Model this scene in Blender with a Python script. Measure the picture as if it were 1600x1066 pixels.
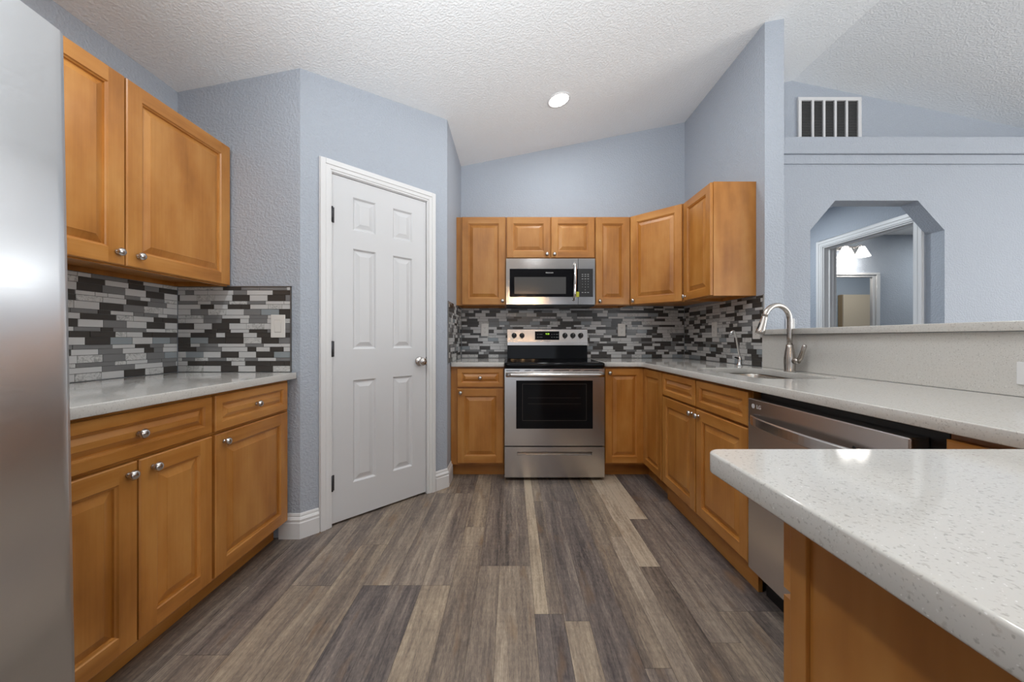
import bpy, bmesh, math, random
from mathutils import Vector, Matrix

random.seed(7)
S = bpy.context.scene
for o in list(bpy.data.objects):
    bpy.data.objects.remove(o, do_unlink=True)
COL = S.collection
PI = math.pi

# ------------------------------------------------------------------ camera
F_PX, CX, CY, CAM_Z = 565.0, 800.0, 529.0, 1.095
cam_d = bpy.data.cameras.new('camera')
cam_d.sensor_width = 36.0
cam_d.lens = 36.0 * F_PX / 1600.0
cam_d.shift_x = 0.0
cam_d.shift_y = (CY - 533.0) / 1600.0
cam_d.clip_start = 0.02
cam = bpy.data.objects.new('camera', cam_d)
COL.objects.link(cam)
cam.location = (0, 0, CAM_Z)
cam.rotation_euler = (PI / 2, 0, 0)
S.camera = cam

# ------------------------------------------------------------------ exposure, world
S.view_settings.view_transform = 'Standard'
S.view_settings.look = 'None'
S.view_settings.gamma = 1.0
S.view_settings.exposure = 0.43
S.view_settings.use_curve_mapping = False
W = bpy.data.worlds.new('world')
S.world = W
W.use_nodes = True
W.node_tree.nodes['Background'].inputs[0].default_value = (0.75, 0.85, 1.0, 1)
W.node_tree.nodes['Background'].inputs[1].default_value = 0.6
S.cycles.max_bounces = 10
S.cycles.diffuse_bounces = 6
S.cycles.glossy_bounces = 5
S.cycles.caustics_reflective = False
S.cycles.caustics_refractive = False
S.cycles.sample_clamp_indirect = 6.0
S.cycles.use_denoising = True


def area_light(name, loc, rot, sx, sy, power, color):
    d = bpy.data.lights.new(name, 'AREA')
    d.shape = 'RECTANGLE'
    d.size, d.size_y = sx, sy
    d.energy = power
    d.color = color
    o = bpy.data.objects.new(name, d)
    COL.objects.link(o)
    o.location = loc
    o.rotation_euler = rot
    return o


# daylight entering through the windows of the rear wall and of the living room
DAY = (0.90, 0.96, 1.0)
DAY_LIVING = (1.0, 0.985, 0.96)
area_light('daylight_rear_slider', (-0.1, -4.42, 1.15), (PI / 2, 0, 0), 2.9, 2.1, 6, DAY)
area_light('daylight_rear_window', (4.2, -4.42, 1.45), (PI / 2, 0, 0), 2.6, 1.5, 35, DAY)
area_light('daylight_living_slider', (6.92, -0.6, 1.15), (0, PI / 2, 0), 2.1, 3.6, 108, DAY_LIVING)

# added unseen fill spot beside the camera, bounced off the sloped ceiling
fd = bpy.data.lights.new('bounce_fill', 'SPOT')
fd.energy = 212
fd.spot_size = math.radians(104)
fd.spot_blend = 1.0
fd.shadow_soft_size = 0.10
fd.color = (0.93, 0.967, 1.0)
fo = bpy.data.objects.new('bounce_fill', fd)
COL.objects.link(fo)
fo.location = (-0.15, -0.2, 1.40)
fo.rotation_euler = (math.radians(90 + 50), 0, math.radians(-14))

# ------------------------------------------------------------------ materials
def new_mat(name):
    m = bpy.data.materials.new(name)
    m.use_nodes = True
    nt = m.node_tree
    return m, nt, nt.nodes['Principled BSDF']


def simple(name, col, rough=0.5, metal=0.0, coat=0.0, spec=None):
    m, nt, b = new_mat(name)
    b.inputs['Base Color'].default_value = (*col, 1)
    b.inputs['Roughness'].default_value = rough
    b.inputs['Metallic'].default_value = metal
    b.inputs['Coat Weight'].default_value = coat
    if spec is not None:
        b.inputs['Specular IOR Level'].default_value = spec
    return m


def emit(name, col, strength, base=(0.8, 0.8, 0.8)):
    m, nt, b = new_mat(name)
    b.inputs['Base Color'].default_value = (*base, 1)
    b.inputs['Emission Color'].default_value = (*col, 1)
    b.inputs['Emission Strength'].default_value = strength
    return m


def N(nt, typ, **kw):
    n = nt.nodes.new(typ)
    for k, v in kw.items():
        setattr(n, k, v)
    return n


def ramp(nt, stops):
    r = N(nt, 'ShaderNodeValToRGB')
    e = r.color_ramp.elements
    while len(e) < len(stops):
        e.new(0.5)
    for i, (p, c) in enumerate(stops):
        e[i].position = p
        e[i].color = (*c, 1)
    return r


def noise(nt, vec, scale, detail=3, rough=0.5):
    n = N(nt, 'ShaderNodeTexNoise')
    n.inputs['Scale'].default_value = scale
    n.inputs['Detail'].default_value = detail
    n.inputs['Roughness'].default_value = rough
    nt.links.new(vec, n.inputs['Vector'])
    return n


def mapping(nt, vec, scale=(1, 1, 1)):
    mp = N(nt, 'ShaderNodeMapping')
    mp.inputs['Scale'].default_value = scale
    nt.links.new(vec, mp.inputs['Vector'])
    return mp.outputs[0]


def wood(name, horizontal):
    m, nt, b = new_mat(name)
    L = nt.links
    tc = N(nt, 'ShaderNodeTexCoord')
    oi = N(nt, 'ShaderNodeObjectInfo')
    mul = N(nt, 'ShaderNodeMath', operation='MULTIPLY')
    mul.inputs[1].default_value = 37.0
    L.new(oi.outputs['Random'], mul.inputs[0])
    add = N(nt, 'ShaderNodeVectorMath', operation='ADD')
    L.new(tc.outputs['Object'], add.inputs[0])
    L.new(mul.outputs[0], add.inputs[1])
    v = add.outputs[0]
    s1 = (0.9, 2.5, 3.5) if horizontal else (3.5, 2.5, 0.9)
    s2 = (1.5, 20, 60) if horizontal else (60, 20, 1.5)
    n1 = noise(nt, mapping(nt, v, s1), 2.2, 4, 0.55)
    n2 = noise(nt, mapping(nt, v, s2), 1.6, 3, 0.6)
    n3 = noise(nt, mapping(nt, v, (7, 7, 7)), 2.0, 2, 0.5)
    w = N(nt, 'ShaderNodeTexWave')
    w.wave_type = 'RINGS'
    w.inputs['Scale'].default_value = 1.4
    w.inputs['Distortion'].default_value = 7.0
    w.inputs['Detail'].default_value = 2.0
    L.new(mapping(nt, v, s1), w.inputs['Vector'])
    mx = N(nt, 'ShaderNodeMath', operation='MULTIPLY_ADD')
    L.new(n2.outputs[0], mx.inputs[0])
    mx.inputs[1].default_value = 0.22
    L.new(n1.outputs[0], mx.inputs[2])
    mx2 = N(nt, 'ShaderNodeMath', operation='MULTIPLY_ADD')
    L.new(w.outputs[0], mx2.inputs[0])
    mx2.inputs[1].default_value = 0.09
    L.new(mx.outputs[0], mx2.inputs[2])
    mx3 = N(nt, 'ShaderNodeMath', operation='MULTIPLY_ADD')
    L.new(n3.outputs[0], mx3.inputs[0])
    mx3.inputs[1].default_value = 0.16
    L.new(mx2.outputs[0], mx3.inputs[2])
    d, c_, l = WOOD
    r = ramp(nt, [(0.46, d), (0.70, c_), (0.95, l)])
    L.new(mx3.outputs[0], r.inputs[0])
    # each board is its own slightly lighter or darker piece of maple
    hv = N(nt, 'ShaderNodeHueSaturation')
    hv.inputs['Saturation'].default_value = 1.0
    mr = N(nt, 'ShaderNodeMapRange')
    mr.inputs['To Min'].default_value = 0.92
    mr.inputs['To Max'].default_value = 1.08
    L.new(oi.outputs['Random'], mr.inputs[0])
    L.new(mr.outputs[0], hv.inputs['Value'])
    L.new(r.outputs[0], hv.inputs['Color'])
    L.new(hv.outputs[0], b.inputs['Base Color'])
    b.inputs['Roughness'].default_value = 0.36
    b.inputs['Coat Weight'].default_value = 0.12
    b.inputs['Coat Roughness'].default_value = 0.2
    return m


WOOD = ((0.31, 0.112, 0.016), (0.445, 0.178, 0.033), (0.54, 0.250, 0.062))


def wall_paint(name, col, scale=85.0, strength=0.5, dist=0.003):
    m, nt, b = new_mat(name)
    L = nt.links
    g = N(nt, 'ShaderNodeNewGeometry')
    n1 = noise(nt, g.outputs['Position'], scale, 2, 0.5)
    r = ramp(nt, [(0.42, (0, 0, 0)), (0.62, (1, 1, 1))])
    L.new(n1.outputs[0], r.inputs[0])
    bp = N(nt, 'ShaderNodeBump')
    bp.inputs['Strength'].default_value = strength
    bp.inputs['Distance'].default_value = dist
    L.new(r.outputs[0], bp.inputs['Height'])
    L.new(bp.outputs[0], b.inputs['Normal'])
    b.inputs['Base Color'].default_value = (*col, 1)
    b.inputs['Roughness'].default_value = 0.62
    return m


def steel(name, col, rough, axis, bump=0.03):
    m, nt, b = new_mat(name)
    L = nt.links
    tc = N(nt, 'ShaderNodeTexCoord')
    sc = {'x': (1.0, 40, 160), 'y': (160, 1.0, 160), 'z': (160, 160, 1.0)}[axis]
    n = noise(nt, mapping(nt, tc.outputs['Object'], sc), 3.0, 3, 0.6)
    mr = N(nt, 'ShaderNodeMapRange')
    mr.inputs['To Min'].default_value = rough * 0.75
    mr.inputs['To Max'].default_value = rough * 1.3
    L.new(n.outputs[0], mr.inputs[0])
    L.new(mr.outputs[0], b.inputs['Roughness'])
    bp = N(nt, 'ShaderNodeBump')
    bp.inputs['Strength'].default_value = bump
    bp.inputs['Distance'].default_value = 0.001
    L.new(n.outputs[0], bp.inputs['Height'])
    L.new(bp.outputs[0], b.inputs['Normal'])
    b.inputs['Base Color'].default_value = (*col, 1)
    b.inputs['Metallic'].default_value = 1.0
    return m


def quartz(name):
    m, nt, b = new_mat(name)
    L = nt.links
    g = N(nt, 'ShaderNodeNewGeometry')
    p = g.outputs['Position']
    n1 = noise(nt, p, 230, 2, 0.5)
    n2 = noise(nt, p, 120, 2, 0.5)
    n3 = noise(nt, p, 320, 1, 0.5)
    r1 = ramp(nt, [(0.60, (0, 0, 0)), (0.70, (1, 1, 1))])
    r2 = ramp(nt, [(0.63, (0, 0, 0)), (0.72, (1, 1, 1))])
    r3 = ramp(nt, [(0.70, (0, 0, 0)), (0.76, (1, 1, 1))])
    for n, r in ((n1, r1), (n2, r2), (n3, r3)):
        L.new(n.outputs[0], r.inputs[0])
    base = (0.61, 0.594, 0.56)

    def mixc(fac, a, col):
        mx = N(nt, 'ShaderNodeMix', data_type='RGBA')
        L.new(fac, mx.inputs[0])
        if isinstance(a, tuple):
            mx.inputs[6].default_value = (*a, 1)
        else:
            L.new(a, mx.inputs[6])
        mx.inputs[7].default_value = (*col, 1)
        return mx.outputs[2]
    c = mixc(r1.outputs[0], base, (0.43, 0.415, 0.385))
    c = mixc(r2.outputs[0], c, (0.51, 0.485, 0.45))
    c = mixc(r3.outputs[0], c, (0.80, 0.79, 0.77))
    L.new(c, b.inputs['Base Color'])
    b.inputs['Roughness'].default_value = 0.07
    return m


def floor_mat():
    m, nt, b = new_mat('vinyl_planks')
    L = nt.links
    at = N(nt, 'ShaderNodeAttribute', attribute_name='plank')
    sep = N(nt, 'ShaderNodeSeparateColor')
    L.new(at.outputs['Color'], sep.inputs[0])
    g = N(nt, 'ShaderNodeNewGeometry')
    mul = N(nt, 'ShaderNodeMath', operation='MULTIPLY')
    mul.inputs[1].default_value = 53.0
    L.new(sep.outputs[1], mul.inputs[0])
    add = N(nt, 'ShaderNodeVectorMath', operation='ADD')
    L.new(g.outputs['Position'], add.inputs[0])
    L.new(mul.outputs[0], add.inputs[1])
    v = add.outputs[0]
    nb = noise(nt, mapping(nt, v, (12, 0.7, 1)), 1.0, 3, 0.5)       # broad bands
    ns = noise(nt, mapping(nt, v, (62, 5.5, 1)), 1.0, 6, 0.74)      # streaks
    ns.inputs['Distortion'].default_value = 0.6
    nf = noise(nt, mapping(nt, v, (200, 42, 1)), 1.0, 3, 0.8)      # fine grain
    nc = noise(nt, mapping(nt, v, (5, 60, 1)), 1.0, 2, 0.5)         # saw marks across
    nk = noise(nt, mapping(nt, v, (16, 4.0, 1)), 1.0, 2, 0.5)       # brown stains
    wv = N(nt, 'ShaderNodeTexWave')                                 # cathedral grain
    wv.wave_type = 'BANDS'
    wv.bands_direction = 'X'
    wv.inputs['Scale'].default_value = 1.0
    wv.inputs['Distortion'].default_value = 9.0
    wv.inputs['Detail'].default_value = 3.0
    wv.inputs['Detail Scale'].default_value = 0.8
    L.new(mapping(nt, v, (14, 1.6, 1)), wv.inputs['Vector'])

    def madd(a, f, c):
        n = N(nt, 'ShaderNodeMath', operation='MULTIPLY_ADD')
        L.new(a, n.inputs[0])
        n.inputs[1].default_value = f
        if isinstance(c, float):
            n.inputs[2].default_value = c
        else:
            L.new(c, n.inputs[2])
        return n.outputs[0]
    t = madd(nb.outputs[0], 1.05, -1.30)
    t = madd(ns.outputs[0], 0.95, t)
    t = madd(nf.outputs[0], 0.62, t)
    t = madd(nc.outputs[0], 0.14, t)
    t = madd(wv.outputs[0], 0.05, t)
    t = madd(sep.outputs[0], 1.05, t)
    r = ramp(nt, [(0.0, (0.034, 0.029, 0.028)), (0.25, (0.092, 0.077, 0.072)),
                  (0.50, (0.200, 0.166, 0.142)), (0.78, (0.37, 0.31, 0.245)), (1.0, (0.54, 0.47, 0.38))])
    L.new(t, r.inputs[0])
    kr = ramp(nt, [(0.60, (0, 0, 0)), (0.76, (0.6, 0.6, 0.6))])
    L.new(nk.outputs[0], kr.inputs[0])
    mx = N(nt, 'ShaderNodeMix', data_type='RGBA')
    L.new(kr.outputs[0], mx.inputs[0])
    L.new(r.outputs[0], mx.inputs[6])
    mx.inputs[7].default_value = (0.22, 0.135, 0.072, 1)
    # cool grey or warm brown planks
    tint = N(nt, 'ShaderNodeMix', data_type='RGBA', blend_type='MULTIPLY')
    tint.inputs[0].default_value = 1.0
    tr = ramp(nt, [(0.0, (0.97, 0.98, 1.05)), (1.0, (1.07, 1.0, 0.88))])
    L.new(sep.outputs[2], tr.inputs[0])
    L.new(mx.outputs[2], tint.inputs[6])
    L.new(tr.outputs[0], tint.inputs[7])
    L.new(tint.outputs[2], b.inputs['Base Color'])
    bp = N(nt, 'ShaderNodeBump')
    bp.inputs['Strength'].default_value = 0.25
    bp.inputs['Distance'].default_value = 0.001
    L.new(ns.outputs[0], bp.inputs['Height'])
    L.new(bp.outputs[0], b.inputs['Normal'])
    b.inputs['Roughness'].default_value = 0.42
    return m


def marble_tile():
    m, nt, b = new_mat('marble_tile')
    g = N(nt, 'ShaderNodeNewGeometry')
    n = noise(nt, g.outputs['Position'], 55, 4, 0.65)
    n.inputs['Distortion'].default_value = 1.5
    r = ramp(nt, [(0.38, (0.33, 0.33, 0.32)), (0.50, (0.54, 0.535, 0.525)), (0.62, (0.60, 0.595, 0.58))])
    nt.links.new(n.outputs[0], r.inputs[0])
    nt.links.new(r.outputs[0], b.inputs['Base Color'])
    b.inputs['Roughness'].default_value = 0.28
    return m


M_WV = wood('maple_vertical', False)
M_WH = wood('maple_horizontal', True)
M_WALL = wall_paint('blue_grey_paint', (0.41, 0.449, 0.508))
M_CEIL = wall_paint('white_ceiling_texture', (0.875, 0.895, 0.905), 85, 0.45, 0.0035)
M_WHITE = simple('white_trim_paint', (0.74, 0.74, 0.74), 0.35)
M_DOOR = simple('white_door_paint', (0.655, 0.66, 0.67), 0.4)
M_QUARTZ = quartz('white_quartz')
M_FLOOR = floor_mat()
M_GAP = simple('plank_gap', (0.03, 0.025, 0.022), 0.8)
M_STEEL = steel('stainless_horizontal', (0.60, 0.575, 0.555), 0.22, 'x', 0.09)
M_MWS = steel('microwave_steel', (0.56, 0.54, 0.525), 0.13, 'x', 0.10)
M_STEELV = steel('stainless_refrigerator', (0.79, 0.80, 0.815), 0.34, 'y', 0.04)
M_DSTEEL = simple('dark_stainless', (0.70, 0.66, 0.635), 0.27, 1.0)
M_SINK = steel('sink_steel', (0.58, 0.55, 0.51), 0.28, 'x')
M_NICKEL = simple('brushed_nickel', (0.50, 0.465, 0.43), 0.27, 1.0)
M_KNOB = simple('knob_nickel', (0.60, 0.58, 0.56), 0.26, 1.0)
M_CHROME = simple('chrome', (0.75, 0.75, 0.75), 0.08, 1.0)
M_BLACKG = simple('black_glass', (0.006, 0.006, 0.007), 0.06, spec=0.18)
M_BLACK = simple('black_plastic', (0.007, 0.007, 0.0075), 0.45)
M_DARKM = simple('dark_hinge_metal', (0.05, 0.05, 0.055), 0.4, 0.6)
M_MWIN = simple('screened_microwave_window', (0.075, 0.074, 0.072), 0.14)
M_OVENIN = simple('oven_cavity', (0.03, 0.022, 0.017), 0.5)
M_PLATE = simple('almond_plate', (0.72, 0.695, 0.66), 0.35)
M_PLATEW = simple('white_plate', (0.72, 0.72, 0.72), 0.35)
M_SLOT = simple('outlet_slot', (0.12, 0.115, 0.11), 0.6)
M_LGREY = simple('light_grey_print', (0.55, 0.55, 0.55), 0.4)
M_TRIMZ = simple('grey_metal_edge', (0.20, 0.19, 0.18), 0.4, 0.7)
M_GROUT = simple('grey_grout', (0.10, 0.095, 0.09), 0.9)
M_T = [simple('tile_charcoal', (0.062, 0.055, 0.050), 0.22, spec=0.3),
       simple('tile_mid_grey', (0.200, 0.198, 0.198), 0.2, spec=0.35),
       simple('tile_blue_grey', (0.285, 0.315, 0.330), 0.18, spec=0.35),
       simple('tile_light_grey', (0.57, 0.565, 0.56), 0.3),
       marble_tile()]
M_GREEN = emit('green_digits', (0.45, 0.9, 0.05), 1.2, (0.05, 0.1, 0.0))
M_YELLOW = simple('yellow_card', (0.62, 0.62, 0.04), 0.5)
M_BEIGE = simple('beige_laminate', (0.62, 0.50, 0.37), 0.45)
M_BEIGED = simple('oak_edge', (0.50, 0.33, 0.17), 0.45)
M_MIRROR = simple('mirror_silver', (0.85, 0.87, 0.87), 0.01, 1.0)
M_CAN = emit('lamp_lens', (1.0, 0.97, 0.92), 14.0)
M_SHADE = emit('lit_glass_shade', (1.0, 0.96, 0.90), 2.2)
M_BULB = emit('warm_bulb', (1.0, 0.60, 0.28), 60.0)
M_LOUVER = simple('grille_louver', (0.30, 0.30, 0.30), 0.5)
M_DARK = simple('duct_dark', (0.02, 0.02, 0.02), 0.8)


# ------------------------------------------------------------------ mesh helpers
class MB:
    def __init__(self):
        self.v, self.f, self.m, self.s = [], [], [], []

    def add(self, verts, faces, mat=0, smooth=False):
        b = len(self.v)
        self.v += [tuple(p) for p in verts]
        for i, f in enumerate(faces):
            self.f.append([b + k for k in f])
            self.m.append(mat if isinstance(mat, int) else mat[i])
            self.s.append(smooth)
        return self

    def box(self, x0, x1, y0, y1, z0, z1, mat=0):
        x0, x1 = min(x0, x1), max(x0, x1)
        y0, y1 = min(y0, y1), max(y0, y1)
        z0, z1 = min(z0, z1), max(z0, z1)
        v = [(x, y, z) for z in (z0, z1) for y in (y0, y1) for x in (x0, x1)]
        return self.add(v, [(0, 2, 3, 1), (4, 5, 7, 6), (0, 1, 5, 4), (2, 6, 7, 3), (0, 4, 6, 2), (1, 3, 7, 5)], mat)

    def prism(self, pts, z0, z1, mat=0, axis='z', smooth_sides=False):
        """polygon extruded along an axis; pts ccw seen from +axis."""
        n = len(pts)
        if axis == 'z':
            P = lambda a, b, c: (a, b, c)
        elif axis == 'y':
            P = lambda a, b, c: (a, c, b)
        else:
            P = lambda a, b, c: (c, a, b)
        v = [P(a, b, z0) for a, b in pts] + [P(a, b, z1) for a, b in pts]
        self.add(v, [list(range(n))[::-1], list(range(n, 2 * n))], mat)
        self.add(v, [(i, (i + 1) % n, n + (i + 1) % n, n + i) for i in range(n)], mat, smooth_sides)
        return self

    def lathe(self, prof, origin=(0, 0, 0), axis='z', seg=20, mat=0, smooth=True, cap=True):
        """prof: list of (radius, height) along the axis."""
        ox, oy, oz = origin
        v, f = [], []
        for r, h in prof:
            for k in range(seg):
                a = 2 * PI * k / seg
                c, s = r * math.cos(a), r * math.sin(a)
                if axis == 'z':
                    v.append((ox + c, oy + s, oz + h))
                elif axis == '-y':
                    v.append((ox + c, oy - h, oz + s))
                elif axis == 'x':
                    v.append((ox + h, oy + c, oz + s))
                elif axis == '-x':
                    v.append((ox - h, oy - c, oz + s))
        for i in range(len(prof) - 1):
            for k in range(seg):
                k2 = (k + 1) % seg
                f.append((i * seg + k, i * seg + k2, (i + 1) * seg + k2, (i + 1) * seg + k))
        self.add(v, f, mat, smooth)
        if cap:
            n = len(prof) - 1
            self.add(v[:seg], [list(range(seg))[::-1]], mat)
            self.add(v[n * seg:], [list(range(seg))], mat)
        return self

    def tube(self, pts, rad, seg=14, mat=0, cap=True, squash=1.0):
        pts = [Vector(p) for p in pts]
        rads = rad if isinstance(rad, (list, tuple)) else [rad] * len(pts)
        v, f = [], []
        up = Vector((0, 0, 1))
        prevn = None
        for i, p in enumerate(pts):
            t = (pts[min(i + 1, len(pts) - 1)] - pts[max(i - 1, 0)]).normalized()
            if prevn is None:
                n = t.cross(up)
                if n.length < 0.05:
                    n = t.cross(Vector((0, 1, 0)))
                n.normalize()
            else:
                n = (prevn - t * prevn.dot(t)).normalized()
            prevn = n
            bn = t.cross(n)
            for k in range(seg):
                a = 2 * PI * k / seg
                v.append(p + (n * math.cos(a) + bn * math.sin(a) * squash) * rads[i])
        for i in range(len(pts) - 1):
            for k in range(seg):
                k2 = (k + 1) % seg
                f.append((i * seg + k, i * seg + k2, (i + 1) * seg + k2, (i + 1) * seg + k))
        self.add(v, f, mat, True)
        if cap:
            self.add(v[:seg], [list(range(seg))[::-1]], mat)
            self.add(v[-seg:], [list(range(seg))], mat)
        return self

    def sweep(self, path, prof, mat=0, side=1):
        """profile (offset, z) swept along a 2D polyline with mitred corners; offset to the right of travel when side=1."""
        P = [Vector(p) for p in path]
        n = len(P)
        norms = []
        for i in range(n - 1):
            d = (P[i + 1] - P[i]).normalized()
            norms.append(Vector((d.y, -d.x)) * side)
        v = []
        for i in range(n):
            if i == 0:
                m = norms[0]
            elif i == n - 1:
                m = norms[-1]
            else:
                m = (norms[i - 1] + norms[i])
                m = m / m.length
                m = m / max(0.2, m.dot(norms[i]))
            for off, z in prof:
                q = P[i] + m * off
                v.append((q.x, q.y, z))
        k = len(prof)
        f = []
        for i in range(n - 1):
            for j in range(k):
                j2 = (j + 1) % k
                f.append((i * k + j, i * k + j2, (i + 1) * k + j2, (i + 1) * k + j))
        f.append(list(range(k)))
        f.append(list(range((n - 1) * k, n * k))[::-1])
        return self.add(v, f, mat)

    def panel(self, x0, z0, w, h, yb, t, fr, bev=0.028, mv=0, mh=1, mc=0):
        """raised-panel door or drawer front facing -y; stiles full height, rails between them."""
        def ring(i, y):
            return [(x0 + i, y, z0 + i), (x0 + w - i, y, z0 + i), (x0 + w - i, y, z0 + h - i), (x0 + i, y, z0 + h - i)]
        e = 0.0035
        yf = yb - t

        def join(a, b, mats):
            v = a + b
            fs = [(0, 1, 5, 4), (1, 2, 6, 5), (2, 3, 7, 6), (3, 0, 4, 7)]
            self.add(v, fs, mats)
        side = [mh, mv, mh, mv]
        self.add(ring(0, yb), [(3, 2, 1, 0)], mv)
        join(ring(0, yb), ring(0, yf + e), side)
        join(ring(0, yf + e), ring(e, yf), side)
        xa, xb, za, zb = x0 + e, x0 + w - e, z0 + e, z0 + h - e
        xi, xj, zi, zj = x0 + fr, x0 + w - fr, z0 + fr, z0 + h - fr

        def q(xl, xr, zl, zr, mm):
            self.add([(xl, yf, zl), (xr, yf, zl), (xr, yf, zr), (xl, yf, zr)], [(0, 1, 2, 3)], mm)
        q(xa, xi, za, zb, mv)
        q(xj, xb, za, zb, mv)
        q(xi, xj, zj, zb, mh)
        q(xi, xj, za, zi, mh)
        c4 = [mc] * 4
        join(ring(fr, yf), ring(fr + 0.003, yf + 0.0045), side)
        join(ring(fr + 0.003, yf + 0.0045), ring(fr + 0.008, yf + 0.0065), side)
        join(ring(fr + 0.008, yf + 0.0065), ring(fr + 0.0095, yf + 0.0125), side)
        join(ring(fr + 0.0095, yf + 0.0125), ring(fr + 0.012, yf + 0.0125), c4)
        join(ring(fr + 0.012, yf + 0.0125), ring(fr + 0.012 + bev, yf + 0.0035), c4)
        join(ring(fr + 0.012 + bev, yf + 0.0035), ring(fr + 0.0125 + bev, yf + 0.002), c4)
        self.add(ring(fr + 0.0125 + bev, yf + 0.002), [(0, 1, 2, 3)], mc)
        return self


def obj(name, mb, mats, parent=None, loc=None, bevel=0.0, fix=True, rot=None):
    me = bpy.data.meshes.new(name)
    me.from_pydata(mb.v, [], mb.f)
    for mm in (mats if isinstance(mats, (list, tuple)) else [mats]):
        me.materials.append(mm)
    for p, mi, sm in zip(me.polygons, mb.m, mb.s):
        p.material_index = mi
        p.use_smooth = sm
    if fix:
        bm = bmesh.new()
        bm.from_mesh(me)
        bmesh.ops.remove_doubles(bm, verts=bm.verts, dist=1e-6)
        bmesh.ops.recalc_face_normals(bm, faces=bm.faces)
        bm.to_mesh(me)
        bm.free()
    me.update()
    o = bpy.data.objects.new(name, me)
    COL.objects.link(o)
    if parent is not None:
        o.parent = parent
    if loc is not None:
        o.location = loc
    if rot is not None:
        o.rotation_euler = rot
    if bevel:
        b = o.modifiers.new('bevel', 'BEVEL')
        b.width = bevel
        b.segments = 2
        b.limit_method = 'ANGLE'
        b.angle_limit = math.radians(40)
    return o


def thing(name, label, cat, loc=(0, 0, 0), rotz=0.0, group=None):
    o = bpy.data.objects.new(name, None)
    o.empty_display_size = 0.1
    COL.objects.link(o)
    o.location = loc
    o.rotation_euler = (0, 0, rotz)
    o['label'], o['category'], o['kind'] = label, cat, 'thing'
    if group:
        o['group'] = group
    return o


def tag(o, label, cat, group=None):
    o['label'], o['category'], o['kind'] = label, cat, 'thing'
    if group:
        o['group'] = group
    return o


def struct(o, label=None, cat=None):
    o['kind'] = 'structure'
    o['label'] = label or o.name.replace('_', ' ')
    o['category'] = cat or o.name.split('_')[0]
    return o


def text_obj(name, body, size, mat, parent, loc, rot=(PI / 2, 0, 0), depth=0.0004):
    cu = bpy.data.curves.new(name, 'FONT')
    cu.body = body
    cu.size = size
    cu.align_x, cu.align_y = 'CENTER', 'CENTER'
    cu.extrude = depth
    t = bpy.data.objects.new(name + '_tmp', cu)
    COL.objects.link(t)
    dg = bpy.context.evaluated_depsgraph_get()
    me = bpy.data.meshes.new_from_object(t.evaluated_get(dg))
    bpy.data.objects.remove(t, do_unlink=True)
    me.materials.clear()
    me.materials.append(mat)
    me.name = name
    o = bpy.data.objects.new(name, me)
    COL.objects.link(o)
    o.parent = parent
    o.location = loc
    o.rotation_euler = rot
    return o


def rrect(x0, x1, y0, y1, r, seg=6):
    """rounded rectangle outline, ccw; r may be one radius or four (bl, br, tr, tl)."""
    rs = r if isinstance(r, (list, tuple)) else [r] * 4
    out = []
    for (cx, cy, a0, rr) in ((x0 + rs[0], y0 + rs[0], PI, rs[0]), (x1 - rs[1], y0 + rs[1], 1.5 * PI, rs[1]),
                             (x1 - rs[2], y1 - rs[2], 0, rs[2]), (x0 + rs[3], y1 - rs[3], 0.5 * PI, rs[3])):
        for k in range(seg + 1):
            a = a0 + 0.5 * PI * k / seg
            out.append((cx + rr * math.cos(a), cy + rr * math.sin(a)))
    return out


def slab_from_outlines(name, loops, z0, z1, bevel, mat):
    """flat slab from closed outlines (the later ones are holes), with softly eased edges."""
    cu = bpy.data.curves.new(name, 'CURVE')
    cu.dimensions = '2D'
    cu.fill_mode = 'BOTH'
    cu.extrude = (z1 - z0) / 2 - bevel
    cu.bevel_depth = bevel
    cu.bevel_resolution = 2
    cu.offset = -bevel
    for lp in loops:
        sp = cu.splines.new('POLY')
        sp.points.add(len(lp) - 1)
        for p, (x, y) in zip(sp.points, lp):
            p.co = (x, y, 0, 1)
        sp.use_cyclic_u = True
    t = bpy.data.objects.new(name + '_tmp', cu)
    COL.objects.link(t)
    dg = bpy.context.evaluated_depsgraph_get()
    me = bpy.data.meshes.new_from_object(t.evaluated_get(dg))
    bpy.data.objects.remove(t, do_unlink=True)
    me.materials.clear()
    me.materials.append(mat)
    me.name = name
    o = bpy.data.objects.new(name, me)
    COL.objects.link(o)
    o.location = (0, 0, (z0 + z1) / 2)
    return o


# ------------------------------------------------------------------ room dimensions
XL, XR, XB = -1.836, 1.626, 1.75          # left wall, right kitchen wall, its far side
YRET, YBACK, YREND = 1.985, 3.403, 2.326
C1, C2 = Vector((-1.163, 1.985)), Vector((-0.480, 2.675))
YREAR, XFAR = -4.5, 7.0
RIDGE_X = 2.37
CTOP, CBOT = 0.910, 0.876


def cz(x):
    if x <= RIDGE_X:
        return 2.447 + 0.197 * (x - XL)
    return 2.447 + 0.197 * (RIDGE_X - XL) - 0.205 * (x - RIDGE_X)


ANG = math.atan2(C2.y - C1.y, C2.x - C1.x)
LANG = (C2 - C1).length

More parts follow.
